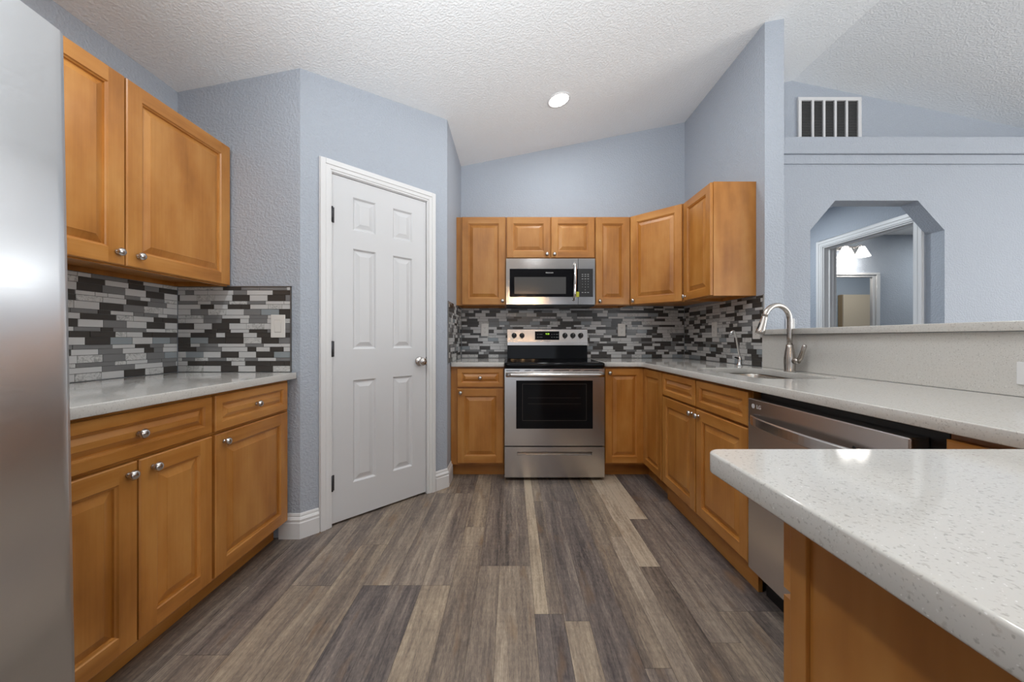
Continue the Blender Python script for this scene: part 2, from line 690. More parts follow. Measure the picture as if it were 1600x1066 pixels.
# ------------------------------------------------------------------ floor of individual planks
def build_floor():
    mb = MB()
    cols = []

    def plank(x0, x1, y0, y1, tone, warm):
        g = 0.0005
        mb.add([(x0 + g, y0 + g, 0), (x1 - g, y0 + g, 0), (x1 - g, y1 - g, 0), (x0 + g, y1 - g, 0)], [(0, 1, 2, 3)])
        cols.append((tone, random.random(), warm))

    def strip(x0, x1, cuts):
        """cuts: list of (y_start, tone, warm) from far to near."""
        y1 = 3.5
        for k, (ys, tone, warm) in enumerate(cuts):
            plank(x0, x1, ys, y1, tone, warm)
            y1 = ys
    L_, M_, D_ = 0.64, 0.44, 0.30
    strip(-1.16, -0.98, [(2.4, M_, .6), (1.25, D_, .4), (0.2, M_, .6), (-1, D_, .3), (-4.5, M_, .5)])
    strip(-0.98, -0.80, [(1.6, M_, .5), (0.9, 0.50, .7), (-0.3, M_, .4), (-1.5, D_, .3), (-4.5, M_, .5)])
    strip(-0.80, -0.66, [(1.92, 0.38, .7), (1.05, 0.48, .8), (-0.1, 0.40, .4), (-4.5, M_, .5)])
    strip(-0.66, -0.53, [(1.603, 0.50, .6), (0.4, 0.31, .2), (-4.5, M_, .5)])
    strip(-0.53, -0.40, [(2.557, 0.45, .7), (1.603, 0.39, .5), (0.4, 0.30, .25), (-4.5, M_, .5)])
    strip(-0.40, -0.27, [(2.557, 0.40, .6), (1.603, 0.47, .5), (0.95, 0.43, .8), (-0.6, 0.36, .3), (-4.5, M_, .5)])
    strip(-0.27, -0.157, [(2.1, 0.44, .8), (0.62, 0.48, .7), (-0.6, 0.36, .3), (-4.5, M_, .5)])
    strip(-0.157, -0.06, [(1.741, 0.31, .5), (0.5, 0.47, .6), (-4.5, M_, .5)])
    strip(-0.06, 0.09, [(1.741, 0.32, .55), (0.5, 0.49, .6), (-4.5, M_, .5)])
    strip(0.09, 0.146, [(1.436, 0.80, .8), (0.3, 0.27, .15), (-4.5, D_, .5)])
    strip(0.146, 0.203, [(2.43, 0.50, .6), (1.436, 0.48, .6), (0.3, 0.27, .15), (-4.5, D_, .5)])
    strip(0.203, 0.30, [(2.43, 0.34, .2), (1.40, 0.40, .2), (0.3, 0.52, .7), (-4.5, M_, .5)])
    strip(0.30, 0.44, [(2.43, 0.36, .15), (0.9, 0.355, .2), (-0.3, 0.44, .5), (-4.5, M_, .5)])
    strip(0.44, 0.53, [(1.2, 0.46, .7), (0.1, 0.42, .4), (-4.5, M_, .5)])
    strip(0.53, 0.61, [(2.0, 0.47, .8), (1.1, 0.49, .5), (0.0, 0.42, .6), (-4.5, M_, .5)])
    strip(0.61, 0.712, [(1.734, 0.86, .7), (0.85, 0.42, .7), (-4.5, M_, .5)])
    strip(0.712, 0.825, [(2.19, 0.84, .7), (1.3, 0.40, .4), (0.2, 0.46, .7), (-4.5, M_, .5)])
    strip(0.825, 0.945, [(2.43, 0.28, .2), (1.45, 0.33, .3), (0.2, 0.43, .6), (-4.5, D_, .5)])
    strip(0.945, 1.09, [(2.43, 0.27, .15), (1.45, 0.29, .2), (0.2, 0.34, .4), (-4.5, M_, .5)])
    # the rest of the house
    for rng in ((XL - 0.05, -1.16), (1.09, XFAR)):
        x = rng[0]
        while x < rng[1] - 1e-6:
            w = min(0.18, rng[1] - x)
            y = 5.0
            first = random.uniform(0.3, 1.2)
            while y > YREAR:
                ny = max(YREAR, y - first)
                first = 1.22
                plank(x, x + w, ny, y, random.choice((0.30, 0.36, 0.42, 0.48, 0.56)), random.random())
                y = ny
            x += w
    n = len(mb.f)
    mb.add([(XL - 0.06, YREAR, -0.002), (XFAR, YREAR, -0.002), (XFAR, 5, -0.002), (XL - 0.06, 5, -0.002)], [(0, 1, 2, 3)], 1)
    mb.box(XL - 0.06, XFAR, YREAR, 5.0, -0.1, -0.004, 1)
    o = obj('floor', mb, [M_FLOOR, M_GAP], fix=False)
    a = o.data.color_attributes.new('plank', 'FLOAT_COLOR', 'CORNER')
    li = 0
    for i, p in enumerate(o.data.polygons):
        c = cols[i] if i < n else (0.3, 0, 0)
        for _ in p.loop_indices:
            a.data[li].color = (*c, 1)
            li += 1
    struct(o, 'grey brown wood look plank floor', 'floor')


build_floor()

# ------------------------------------------------------------------ walls and ceilings
def wallbox(name, x0, x1, y0, y1, z0, z1, mat=None, label=None):
    return struct(obj(name, MB().box(x0, x1, y0, y1, z0, z1), mat or M_WALL), label, 'wall')


wallbox('wall_left', XL - 0.1, XL, YREAR, YRET + 0.1, 0, 2.50)
wallbox('wall_left_return', XL, C1.x, YRET, YRET + 0.1, 0, 2.62)
wallbox('wall_pantry_side', C2.x - 0.1, C2.x, C2.y, YBACK + 0.1, 0, 2.78)
wallbox('wall_back', C2.x, XR, YBACK, YBACK + 0.1, 0, 3.2)
wallbox('wall_right', XR, XB, YREND, 5.0, 0, 3.2)
wallbox('wall_half', XR, XB, -0.8, YREND, 0, 1.118, label='half wall under the raised bar ledge')
struct(obj('ceiling_kitchen', MB().prism([(XL - 0.1, cz(XL - 0.1)), (RIDGE_X, cz(RIDGE_X)), (RIDGE_X, cz(RIDGE_X) + 0.1), (XL - 0.1, cz(XL - 0.1) + 0.1)], YREAR, 5.0, 0, 'y'), M_CEIL), 'sloped white textured ceiling over the kitchen', 'ceiling')
struct(obj('ceiling_living', MB().prism([(RIDGE_X, cz(RIDGE_X)), (XFAR + 0.1, cz(XFAR + 0.1)), (XFAR + 0.1, cz(XFAR + 0.1) + 0.1), (RIDGE_X, cz(RIDGE_X) + 0.1)], YREAR, 5.0, 0, 'y'), M_CEIL), 'white ceiling sloping down beyond the ridge', 'ceiling')

# angled wall with the pantry door opening (local x along the wall, front faces -y)
U0, U1, ZD = 0.150, 0.808, 2.070
mb = MB()
mb.box(0, U0, 0, 0.1, 0, 2.8)
mb.box(U1, LANG, 0, 0.1, 0, 2.8)
mb.box(U0, U1, 0, 0.1, ZD, 2.8)
o = obj('wall_pantry', mb, M_WALL, loc=(C1.x, C1.y, 0), rot=(0, 0, ANG))
struct(o, 'angled blue grey wall holding the pantry door', 'wall')

# far arch wall, plant shelf above it, hallway and bathroom behind
YA = 2.75
arch = [(XB, 0.0), (2.268, 0.0), (2.268, 1.918), (2.458, 2.144), (3.086, 2.144), (3.29, 1.918), (3.29, 0.0), (XFAR, 0.0), (XFAR, 2.60), (XB, 2.60)]
struct(obj('wall_arch', MB().prism(arch, YA, YA + 0.124, 0, 'y'), M_WALL), 'blue grey wall with a clipped corner archway', 'wall')
mb = MB()
mb.box(XB, XFAR, YA - 0.030, YA, 2.488, 2.614)
mb.box(XB, XFAR, YA - 0.014, YA, 2.418, 2.487)
mb.box(XB, XFAR, YA, 3.06, 2.601, 2.614)
struct(obj('trim_1', mb, M_WALL, bevel=0.004), 'stepped plant shelf edge above the archway', 'trim')
wallbox('wall_shelf_recess', XB, XFAR, 3.06, 3.16, 2.50, 3.4)
struct(obj('ceiling_hall', MB().box(XB, XFAR, YA + 0.124, 5.0, 2.44, 2.50), M_CEIL), 'flat hallway ceiling', 'ceiling')
XH = 3.275
mb = MB()
mb.box(XH, XH + 0.12, YA + 0.124, 2.942, 0, 2.44)
mb.box(XH, XH + 0.12, 3.808, 4.69, 0, 2.44)
mb.box(XH, XH + 0.12, 2.942, 3.808, 2.055, 2.44)
struct(obj('wall_hall', mb, M_WALL), 'hallway wall with the bathroom doorway', 'wall')
wallbox('wall_bathroom', XB, XFAR, 4.69, 4.79, 0, 2.44)
wallbox('wall_rear_left', XL - 0.1, -1.6, YREAR - 0.1, YREAR, 0, 3.5)
# the wall behind the camera with a slider and a window, and the living-room side wall with a slider
mb = MB()
mb.box(1.4, 2.85, YREAR - 0.1, YREAR, 0, 3.5)
mb.box(5.55, XFAR + .1, YREAR - 0.1, YREAR, 0, 3.5)
mb.box(-1.6, 1.4, YREAR - 0.1, YREAR, 2.25, 3.5)
mb.box(2.85, 5.55, YREAR - 0.1, YREAR, 2.25, 3.5)
mb.box(2.85, 5.55, YREAR - 0.1, YREAR, 0, 0.68)
struct(obj('wall_rear', mb, M_WALL), None, 'wall')
mb = MB()
mb.box(XFAR, XFAR + .1, YREAR, -2.45, 0, 3.0)
mb.box(XFAR, XFAR + .1, 1.25, 4.79, 0, 3.0)
mb.box(XFAR, XFAR + .1, -2.45, 1.25, 2.25, 3.0)
struct(obj('wall_living', mb, M_WALL), None, 'wall')


def window(name, u0, u1, z0, z1, n, along, fixed):
    mb = MB()
    w = 0.05

    def b(a0, a1, c0, c1):
        if along == 'x':
            mb.box(a0, a1, fixed - 0.06, fixed - 0.01, c0, c1)
        else:
            mb.box(fixed + 0.01, fixed + 0.06, a0, a1, c0, c1)
    b(u0, u1, z0, z0 + w)
    b(u0, u1, z1 - w, z1)
    for k in range(n + 1):
        c = u0 + (u1 - u0) * k / n
        c = min(max(c, u0 + w / 2), u1 - w / 2)
        b(c - w / 2, c + w / 2, z0 + w, z1 - w)
    return struct(obj(name, mb, M_WHITE), None, 'window')


window('window_1', -1.6, 1.4, 0, 2.25, 2, 'x', YREAR)
window('window_2', 2.85, 5.55, 0.68, 2.25, 2, 'x', YREAR)
window('window_3', -2.45, 1.25, 0, 2.25, 3, 'y', XFAR)

# bathroom doorway casing: two jamb linings, head, and stepped casing on the hallway side
mb = MB()


def casing_u(mb, pts, flat=0.075, y_is=None):
    pass


def casing_profile_boxes(mb, a0, a1, z1, w, put):
    """U-shaped stepped casing round an opening a0..a1 wide and z1 high; put(a0,a1,d0,d1,z0,z1) places a box of depth d."""
    for (i0, i1, d) in ((0.0, w, 0.009), (0.012, w - 0.010, 0.014), (w * 0.52, w - 0.004, 0.019)):
        put(a0 - i1, a0 - i0, 0, d, 0, z1 + i1)
        put(a1 + i0, a1 + i1, 0, d, 0, z1 + i1)
        put(a0 - i0, a1 + i0, 0, d, z1 + i0, z1 + i1)


mb = MB()
casing_profile_boxes(mb, 2.942, 3.808, 2.055, 0.07, lambda a0, a1, d0, d1, z0, z1: mb.box(XH - d1, XH - d0, a0, a1, z0, z1))
mb.box(XH, XH + 0.13, 2.942, 2.954, 0, 2.055)
mb.box(XH, XH + 0.13, 3.796, 3.808, 0, 2.055)
mb.box(XH, XH + 0.13, 2.954, 3.796, 2.043, 2.055)
mb.box(XH + 0.05, XH + 0.085, 3.784, 3.796, 0, 2.043)
mb.box(XH + 0.05, XH + 0.085, 2.954, 3.784, 2.031, 2.043)
struct(obj('trim_2', mb, M_WHITE, bevel=0.002), 'white casing of the bathroom doorway', 'trim')

# ------------------------------------------------------------------ pantry door, casing, baseboards
PLOC, PROT = (C1.x, C1.y, 0), (0, 0, ANG)
mb = MB()
casing_profile_boxes(mb, U0 + 0.012, U1 - 0.012, ZD - 0.008, 0.068, lambda a0, a1, d0, d1, z0, z1: mb.box(a0, a1, -d1 - 0.001, -d0 - 0.001, z0, z1))
mb.box(U0 + 0.001, U0 + 0.012, 0.0, 0.1, 0, ZD - 0.001)
mb.box(U1 - 0.012, U1 - 0.001, 0.0, 0.1, 0, ZD - 0.001)
mb.box(U0 + 0.012, U1 - 0.012, 0.0, 0.1, ZD - 0.012, ZD - 0.001)
mb.box(U0 + 0.012, U0 + 0.024, 0.048, 0.06, 0, ZD - 0.012)
mb.box(U1 - 0.024, U1 - 0.012, 0.048, 0.06, 0, ZD - 0.012)
mb.box(U0 + 0.012, U1 - 0.012, 0.062, 0.075, 0, ZD - 0.012)
struct(obj('trim_3', mb, M_WHITE, loc=PLOC, rot=PROT, bevel=0.002), 'white casing round the pantry door', 'trim')

DU0, DU1, DZ0, DZ1 = 0.1655, 0.7925, 0.014, 2.054


def six_panel_door():
    mb = MB()
    yf = 0.004
    us = [DU0, 0.287, 0.431, 0.545, 0.687, DU1]
    zs = [DZ0, 0.222, 0.842, 1.030, 1.640, 1.752, 1.952, DZ1]
    for i in range(5):
        for j in range(7):
            x0, x1, z0, z1 = us[i], us[i + 1], zs[j], zs[j + 1]
            hole = i in (1, 3) and j in (1, 3, 5)
            if not hole:
                mb.add([(x0, yf, z0), (x1, yf, z0), (x1, yf, z1), (x0, yf, z1)], [(0, 1, 2, 3)])
            else:
                rings = [(0, 0), (0.004, 0.003), (0.010, 0.010), (0.018, 0.010), (0.040, 0.003), (0.042, 0.002)]
                prev = None
                for ins, dy in rings:
                    r = [(x0 + ins, yf + dy, z0 + ins), (x1 - ins, yf + dy, z0 + ins), (x1 - ins, yf + dy, z1 - ins), (x0 + ins, yf + dy, z1 - ins)]
                    if prev:
                        mb.add(prev + r, [(0, 1, 5, 4), (1, 2, 6, 5), (2, 3, 7, 6), (3, 0, 4, 7)])
                    prev = r
                mb.add(prev, [(0, 1, 2, 3)])
    yb = yf + 0.035
    a = [(DU0, yf, DZ0), (DU1, yf, DZ0), (DU1, yf, DZ1), (DU0, yf, DZ1)]
    b = [(x, yb, z) for x, y, z in a]
    mb.add(a + b, [(0, 4, 5, 1), (1, 5, 6, 2), (2, 6, 7, 3), (3, 7, 4, 0), (4, 7, 6, 5)])
    return mb


door = obj('door_1', six_panel_door(), M_DOOR, loc=PLOC, rot=PROT)
struct(door, 'white six panel pantry door in the angled wall', 'door')
mb = MB()
mb.lathe([(0.033, 0), (0.033, 0.004), (0.026, 0.011), (0.014, 0.016), (0.012, 0.026), (0.020, 0.032), (0.0265, 0.042), (0.0275, 0.052), (0.022, 0.060), (0.008, 0.063)], (0.741, 0.004, 0.936), '-y', 28)
obj('door_knob', mb, M_KNOB, door)
mb = MB().box(0.7935, 0.7955, 0.0, 0.03, 0.905, 0.965)
obj('latch_plate', mb, M_DARKM, door)
for z in (0.252, 1.034, 1.816):
    mb = MB()
    mb.lathe([(0.0065, -0.046), (0.0065, 0.046)], (0.1635, -0.006, z), 'z', 12)
    mb.box(0.1645, 0.1785, 0.0015, 0.004, z - 0.045, z + 0.045)
    obj('hinge', mb, M_DARKM, door)

BASE_PROF = [(0.0, 0.0), (0.016, 0.0), (0.016, 0.085), (0.013, 0.090), (0.013, 0.100), (0.0155, 0.103), (0.010, 0.113), (0.006, 0.117), (0.0065, 0.124), (0.003, 0.134), (0.0, 0.136)]


def along(u):
    return (C1 + (C2 - C1).normalized() * u)


p = along(0.093)
struct(obj('baseboard_left', MB().sweep([(-1.272, YRET), tuple(C1), tuple(p)], BASE_PROF), M_WHITE), 'white baseboard left of the pantry door', 'baseboard')
p = along(0.865)
struct(obj('baseboard_right', MB().sweep([tuple(p), tuple(C2), (C2.x, 2.845)], BASE_PROF), M_WHITE), 'white baseboard right of the pantry door', 'baseboard')

# ------------------------------------------------------------------ tiled backsplashes
ROWS = (0.0335, 0.0255, 0.0185)


def tiles(name, label, loc, rotz, length, z0, z1, seed, trims):
    rnd = random.Random(seed)
    mb = MB()
    mb.box(0, length, -0.004, -0.0008, z0, z1, 5)
    g = 0.0011
    z = z0 + 0.001
    k = 0
    last = -1
    while z < z1 - 0.006:
        h = min(ROWS[k % 3], z1 - z)
        x = -rnd.uniform(0.0, 0.09)
        while x < length:
            if k % 3 == 0:
                w = rnd.choice((0.095, 0.095, 0.098))
                bag = (0, 0, 0, 0, 2, 3, 3, 3, 4, 1)
            elif k % 3 == 1:
                w = rnd.choice((0.048, 0.075, 0.10, 0.14))
                bag = (0, 0, 0, 0, 1, 1, 3, 3, 4, 3)
            else:
                w = rnd.choice((0.05, 0.072, 0.10, 0.15))
                bag = (1, 1, 1, 3, 3, 3, 4, 0)
            c = rnd.choice(bag)
            if c == last:
                c = rnd.choice(bag)
            last = c
            x0, x1 = max(0.0, x) + g, min(length, x + w) - g
            if x1 - x0 > 0.004:
                d = 0.0066 if c in (0, 1, 2) else 0.0070
                mb.box(x0, x1, -d, -0.003, z + g, z + h - g, c)
            x += w
        z += h
        k += 1
    t = thing(name, label, 'backsplash', loc, rotz)
    obj('mosaic_tiles', mb, M_T + [M_GROUT], t, fix=False)
    for (x0, x1, za, zb) in trims:
        obj('edge_trim', MB().box(x0, x1, -0.009, -0.0008, za, zb), M_TRIMZ, t)
    return t


zt = 1.376
# left wall: local x runs toward +Y (rot +90 -> faces +X)
LSP0 = 0.86
tiles('tile_backsplash', 'grey mosaic strip tiles on the left wall beside the refrigerator', (XL, LSP0, 0), PI / 2, YRET - LSP0 - 0.008, CTOP + 0.001, zt, 3, [])
tiles('tile_backsplash', 'grey mosaic strip tiles on the short wall behind the light switch', (XL + 0.008, YRET, 0), 0, -1.213 - XL - 0.008, CTOP + 0.001, zt, 5,
      [(-1.213 - XL - 0.0075, -1.213 - XL - 0.003, CTOP + 0.001, zt + 0.005), (0, -1.213 - XL - 0.003, zt + 0.0005, zt + 0.005)])
tiles('tile_backsplash', 'narrow grey mosaic tiles on the pantry side wall left of the range', (C2.x, 2.70, 0), PI / 2, YBACK - 2.70 - 0.009, CTOP + 0.001, zt, 8,
      [(-0.0045, 0.0, CTOP + 0.001, zt)])
tiles('tile_backsplash', 'long grey mosaic tile backsplash behind the range and microwave', (C2.x + 0.0085, YBACK, 0), 0, XR - C2.x - 0.017, CTOP + 0.001, zt + 0.02, 11, [])
tiles('tile_backsplash', 'grey mosaic tiles on the right wall behind the small chrome tap', (XR, YBACK - 0.0085, 0), -PI / 2, YBACK - YREND - 0.014, CTOP + 0.001, zt, 14,
      [(YBACK - YREND - 0.0135, YBACK - YREND - 0.0088, CTOP + 0.001, zt + 0.004)])

# ------------------------------------------------------------------ cabinets
def knob_mb(x, y, z):
    return MB().lathe([(0.0085, 0), (0.0085, 0.003), (0.0060, 0.006), (0.0055, 0.013), (0.0105, 0.0165), (0.0155, 0.0185), (0.0160, 0.0205),
                       (0.0140, 0.0225), (0.0142, 0.0240), (0.0115, 0.0270), (0.0075, 0.0292), (0.0020, 0.0302)], (x, y, z), '-y', 20)


T_DOOR = 0.020


def add_door(root, x0, z0, w, h, knob=None, fr=0.056, bev=0.026, name='door'):
    d = obj(name, MB().panel(x0, z0, w, h, -0.0015, T_DOOR, fr, bev), [M_WV, M_WH], root)
    if knob:
        obj('knob', knob_mb(knob[0], -0.0015 - T_DOOR, knob[1]), M_KNOB, d)
    return d


def add_drawer(root, x0, z0, w, h, knob=True, name='drawer'):
    d = obj(name, MB().panel(x0, z0, w, h, -0.0015, T_DOOR, 0.034, 0.018, 0, 0, 0), [M_WH, M_WH], root)
    if knob:
        obj('knob', knob_mb(x0 + w / 2, -0.0015 - T_DOOR + 0.002, z0 + h / 2), M_KNOB, d)
    return d


def base_body(root, w, depth, x0=0.0, toe=0.075, kick=0.105):
    obj('body', MB().box(x0, w, 0, depth, kick, CBOT - 0.001), M_WV, root, bevel=0.001)
    obj('toe_kick', MB().box(x0, w, toe, toe + 0.018, 0.001, kick - 0.0005), M_WH, root)


def upper_body(root, w, depth, z0, z1, fw=0.035):
    mb = MB()
    mb.box(0, 0.016, 0, depth, z0, z1)
    mb.box(w - 0.016, w, 0, depth, z0, z1)
    mb.box(0.016, w - 0.016, 0.018, depth, z0 + 0.022, z0 + 0.036)
    mb.box(0.016, w - 0.016, 0.018, depth, z1 - 0.016, z1)
    mb.box(0.016, w - 0.016, depth - 0.008, depth, z0, z1 - 0.016)
    mb.box(0.016, w - 0.016, 0, 0.018, z0, z1)
    obj('body', mb, M_WV, root)


DZB, DZT, RZB, RZT = 0.122, 0.703, 0.715, 0.862

# --- left base cabinets (front faces +X): local x -> +Y, local y -> -X
XF = -1.222
t = thing('base_cabinet', 'wide maple base cabinet beside the refrigerator with two lower doors', 'cabinet', (XF, 0.866, 0), PI / 2, 'maple base cabinets')
w = 1.456 - 0.866
base_body(t, w, XF - XL - 0.002)
add_drawer(t, 0.012, RZB, w - 0.018, RZT - RZB)
dw = (w - 0.018 - 0.006) / 2
add_door(t, 0.012, DZB, dw, DZT - DZB, (0.012 + dw - 0.030, DZT - 0.036))
add_door(t, 0.018 + dw, DZB, dw, DZT - DZB, (0.018 + dw + 0.042, DZT - 0.036))
t = thing('base_cabinet', 'maple base cabinet under the light switch with one drawer and door', 'cabinet', (XF, 1.457, 0), PI / 2, 'maple base cabinets')
w = 1.966 - 1.457
base_body(t, w, XF - XL - 0.002)
add_drawer(t, 0.008, RZB, 0.472, RZT - RZB)
add_door(t, 0.008, DZB, 0.472, DZT - DZB, (0.008 + 0.042, DZT - 0.036))

# --- left upper cabinets
XU = -1.556
t = thing('wall_cabinet', 'maple wall cabinet with two tall doors beside the refrigerator', 'cabinet', (XU, 0.90, 0), PI / 2, 'maple wall cabinets')
w = 1.974 - 0.90
upper_body(t, w, XU - XL - 0.001, 1.378, 2.138)
ysplit = 1.438 - 0.90
add_door(t, 0.004, 1.384, ysplit - 0.007, 0.750, (ysplit - 0.033, 1.384 + 0.048), 0.060)
add_door(t, ysplit + 0.003, 1.384, w - ysplit - 0.007, 0.750, (ysplit + 0.046, 1.384 + 0.048), 0.060)

# --- base cabinet left of the range
YF = 2.837
t = thing('base_cabinet', 'narrow maple base cabinet between pantry wall and range', 'cabinet', (C2.x + 0.001, YF, 0), 0, 'maple base cabinets')
w = -0.062 - C2.x
base_body(t, w, YBACK - YF - 0.012)
add_drawer(t, 0.052, RZB, w - 0.058, RZT - RZB)
add_door(t, 0.052, DZB, w - 0.058, DZT - DZB, (0.052 + 0.028, DZT - 0.030))

# --- corner base cabinet with the folding pair of doors
XFR = 1.042
t = thing('corner_base_cabinet', 'maple corner base cabinet right of the range with folding doors', 'cabinet', (0.716, YF, 0), 0, 'maple base cabinets')
mb = MB()
cw = XFR - 0.716
pts = [(0.001, 0), (cw, 0), (cw, -(YF - 2.468)), (XR - 0.716 - 0.012, -(YF - 2.468)), (XR - 0.716 - 0.012, YBACK - YF - 0.012), (0.001, YBACK - YF - 0.012)]
mb.prism(pts, 0.105, CBOT - 0.001)
obj('body', mb, M_WV, t)
mb = MB()
mb.box(0.001, cw + 0.055, 0.075, 0.093, 0.001, 0.1045)
mb.box(cw + 0.055, cw + 0.073, -(YF - 2.468), 0.093, 0.001, 0.1045)
obj('toe_kick', mb, M_WH, t)
d = obj('door', MB().panel(0.010, DZB, cw - 0.028, RZT - DZB, -0.0015, T_DOOR, 0.052, 0.024), [M_WV, M_WH], t)
obj('knob', knob_mb(0.010 + 0.034, -0.0215, RZT - 0.036), M_KNOB, d)
wr = YF - 2.468
d = obj('door', MB().panel(0.021, DZB, wr - 0.028, RZT - DZB, -0.0015, T_DOOR, 0.052, 0.024), [M_WV, M_WH], t, loc=(cw, 0, 0), rot=(0, 0, -PI / 2))

# --- sink base (front faces -X): local x -> -Y, local y -> +X
t = thing('sink_base_cabinet', 'maple sink base cabinet with two false drawers and paired knobs', 'cabinet', (XFR, 2.466, 0), -PI / 2, 'maple base cabinets')
w = 2.466 - 1.560
mb = MB()
dp = XR - XFR - 0.022
mb.box(0, w, 0, 0.02, 0.105, CBOT - 0.001)
mb.box(0, 0.016, 0.02, dp, 0.105, CBOT - 0.001)
mb.box(w - 0.016, w, 0.02, dp, 0.105, CBOT - 0.001)
mb.box(0.016, w - 0.016, 0.02, dp, 0.105, 0.121)
obj('body', mb, M_WV, t)
obj('toe_kick', MB().box(0, w + 0.001, 0.020, 0.038, 0.001, 0.1045), M_WH, t)
dw = (w - 0.030) / 2
for k in range(2):
    x0 = 0.008 + k * (dw + 0.014)
    add_drawer(t, x0, RZB, dw, RZT - RZB, False, 'false_drawer')
    kx = x0 + dw - 0.030 if k == 0 else x0 + 0.030
    add_door(t, x0, DZB, dw, DZT - DZB, (kx, DZT - 0.032))

# --- dishwasher
DWY0, DWY1 = 0.918, 1.548
t = thing('dishwasher', 'dark stainless dishwasher with bar handle under the quartz counter', 'dishwasher', (1.052, DWY1, 0), -PI / 2)
w = DWY1 - DWY0
obj('body', MB().box(0.004, w + 0.04, 0.012, 0.55, 0.10, 0.868), M_BLACK, t)
mb = MB()
mb.box(0, w, -0.042, 0.010, 0.118, 0.842)
d = obj('door', mb, M_DSTEEL, t, bevel=0.004)
obj('kick_plate', MB().box(0.01, w - 0.01, 0.03, 0.045, 0.002, 0.098), M_BLACK, t)
pts, rr = [], []
for k in range(25):
    a = k / 24
    x = 0.030 + (w - 0.06) * a
    yy = -0.046 - 0.042 * math.sin(PI * a) ** 0.55
    pts.append((x, yy, 0.757))
mb = MB()
prof_h, prof_d = 0.021, 0.007
vv, ff = [], []
for (x, y, z) in pts:
    vv += [(x, y, z - prof_h), (x, y - prof_d, z - prof_h + 0.004), (x, y - prof_d, z + prof_h - 0.004), (x, y, z + prof_h)]
for k in range(24):
    for j in range(4):
        ff.append((k * 4 + j, k * 4 + (j + 1) % 4, (k + 1) * 4 + (j + 1) % 4, (k + 1) * 4 + j))
ff += [(0, 1, 2, 3), tuple(range(96, 100))[::-1]]
mb.add(vv, ff)
obj('handle', mb, M_STEEL, d, bevel=0.0015)
mb = MB()
mb.lathe([(0.0095, 0), (0.0095, 0.0006)], (0.034, -0.0421, 0.812), '-y', 20)
obj('logo', mb, M_LGREY, d)
text_obj('logo', 'LG', 0.022, M_LGREY, d, (0.068, -0.0424, 0.812))
for x in (w - 0.15, w - 0.115):
    mb = MB().lathe([(0.006, 0), (0.006, 0.0005), (0.0045, 0.0008)], (x, -0.0421, 0.772), '-y', 16)
    obj('indicator', mb, M_BLACK, d)

# --- last base cabinet of the right run, mostly behind the peninsula
t = thing('base_cabinet', 'maple base cabinet right of the dishwasher, mostly hidden behind the peninsula', 'cabinet', (XFR, 0.858, 0), -PI / 2, 'maple base cabinets')
w = 0.858 - 0.632
base_body(t, w, XR - XFR - 0.022)
add_drawer(t, 0.006, RZB - 0.004, w - 0.012, RZT - RZB, True)
add_door(t, 0.006, DZB, w - 0.012, DZT - DZB - 0.004, (0.03, DZT - 0.036))

# --- peninsula cabinet: doors face +Y, end panel faces -X
PX0, PYF = 0.432, 0.562
t = thing('peninsula_cabinet', 'maple peninsula base cabinet with flat end panel in the foreground', 'cabinet', (0.990, PYF, 0), PI, 'maple base cabinets')
w = 0.990 - PX0
base_body(t, w - 0.012, 0.60)
mb = MB()
mb.box(w - 0.0118, w, 0.0, 0.030, 0.105, CBOT - 0.001)
mb.box(w - 0.0118, w - 0.006, 0.030, 0.60, 0.002, CBOT - 0.001)
mb.box(w - 0.0118, w, 0.57, 0.60, 0.002, CBOT - 0.001)
obj('end_panel', mb, M_WV, t, bevel=0.001)
add_drawer(t, 0.02, 0.697, w - 0.024, 0.165)
dw = (w - 0.030) / 2
add_door(t, 0.02, DZB, dw, 0.685 - DZB, (0.02 + dw - 0.03, 0.65))
add_door(t, 0.026 + dw, DZB, dw, 0.685 - DZB, (0.026 + dw + 0.03, 0.65))

# --- back wall uppers
YU = 3.118
UB, UT = 1.380, 2.140
t = thing('wall_cabinet', 'maple wall cabinet left of the microwave', 'cabinet', (C2.x + 0.001, YU, 0), 0, 'maple wall cabinets')
w = -0.052 - C2.x
upper_body(t, w, YBACK - YU - 0.001, UB, UT)
add_door(t, 0.050, UB + 0.004, w - 0.056, UT - UB - 0.008, (w - 0.030, UB + 0.036))
t = thing('wall_cabinet', 'short maple wall cabinet with two doors above the microwave', 'cabinet', (-0.050, YU, 0), 0, 'maple wall cabinets')
w = 0.762
upper_body(t, w, YBACK - YU - 0.001, 1.782, UT)
dw = (w - 0.018) / 2
add_door(t, 0.005, 1.787, dw, UT - 1.791, (0.005 + dw - 0.028, 1.787 + 0.028))
add_door(t, 0.013 + dw, 1.787, dw, UT - 1.791, (0.013 + dw + 0.028, 1.787 + 0.028))
t = thing('wall_cabinet', 'narrow maple wall cabinet right of the microwave', 'cabinet', (0.714, YU, 0), 0, 'maple wall cabinets')
w = 1.014 - 0.714
upper_body(t, w, YBACK - YU - 0.001, UB, UT)
add_door(t, 0.004, UB + 0.004, w - 0.008, UT - UB - 0.008, (0.036, UB + 0.034))

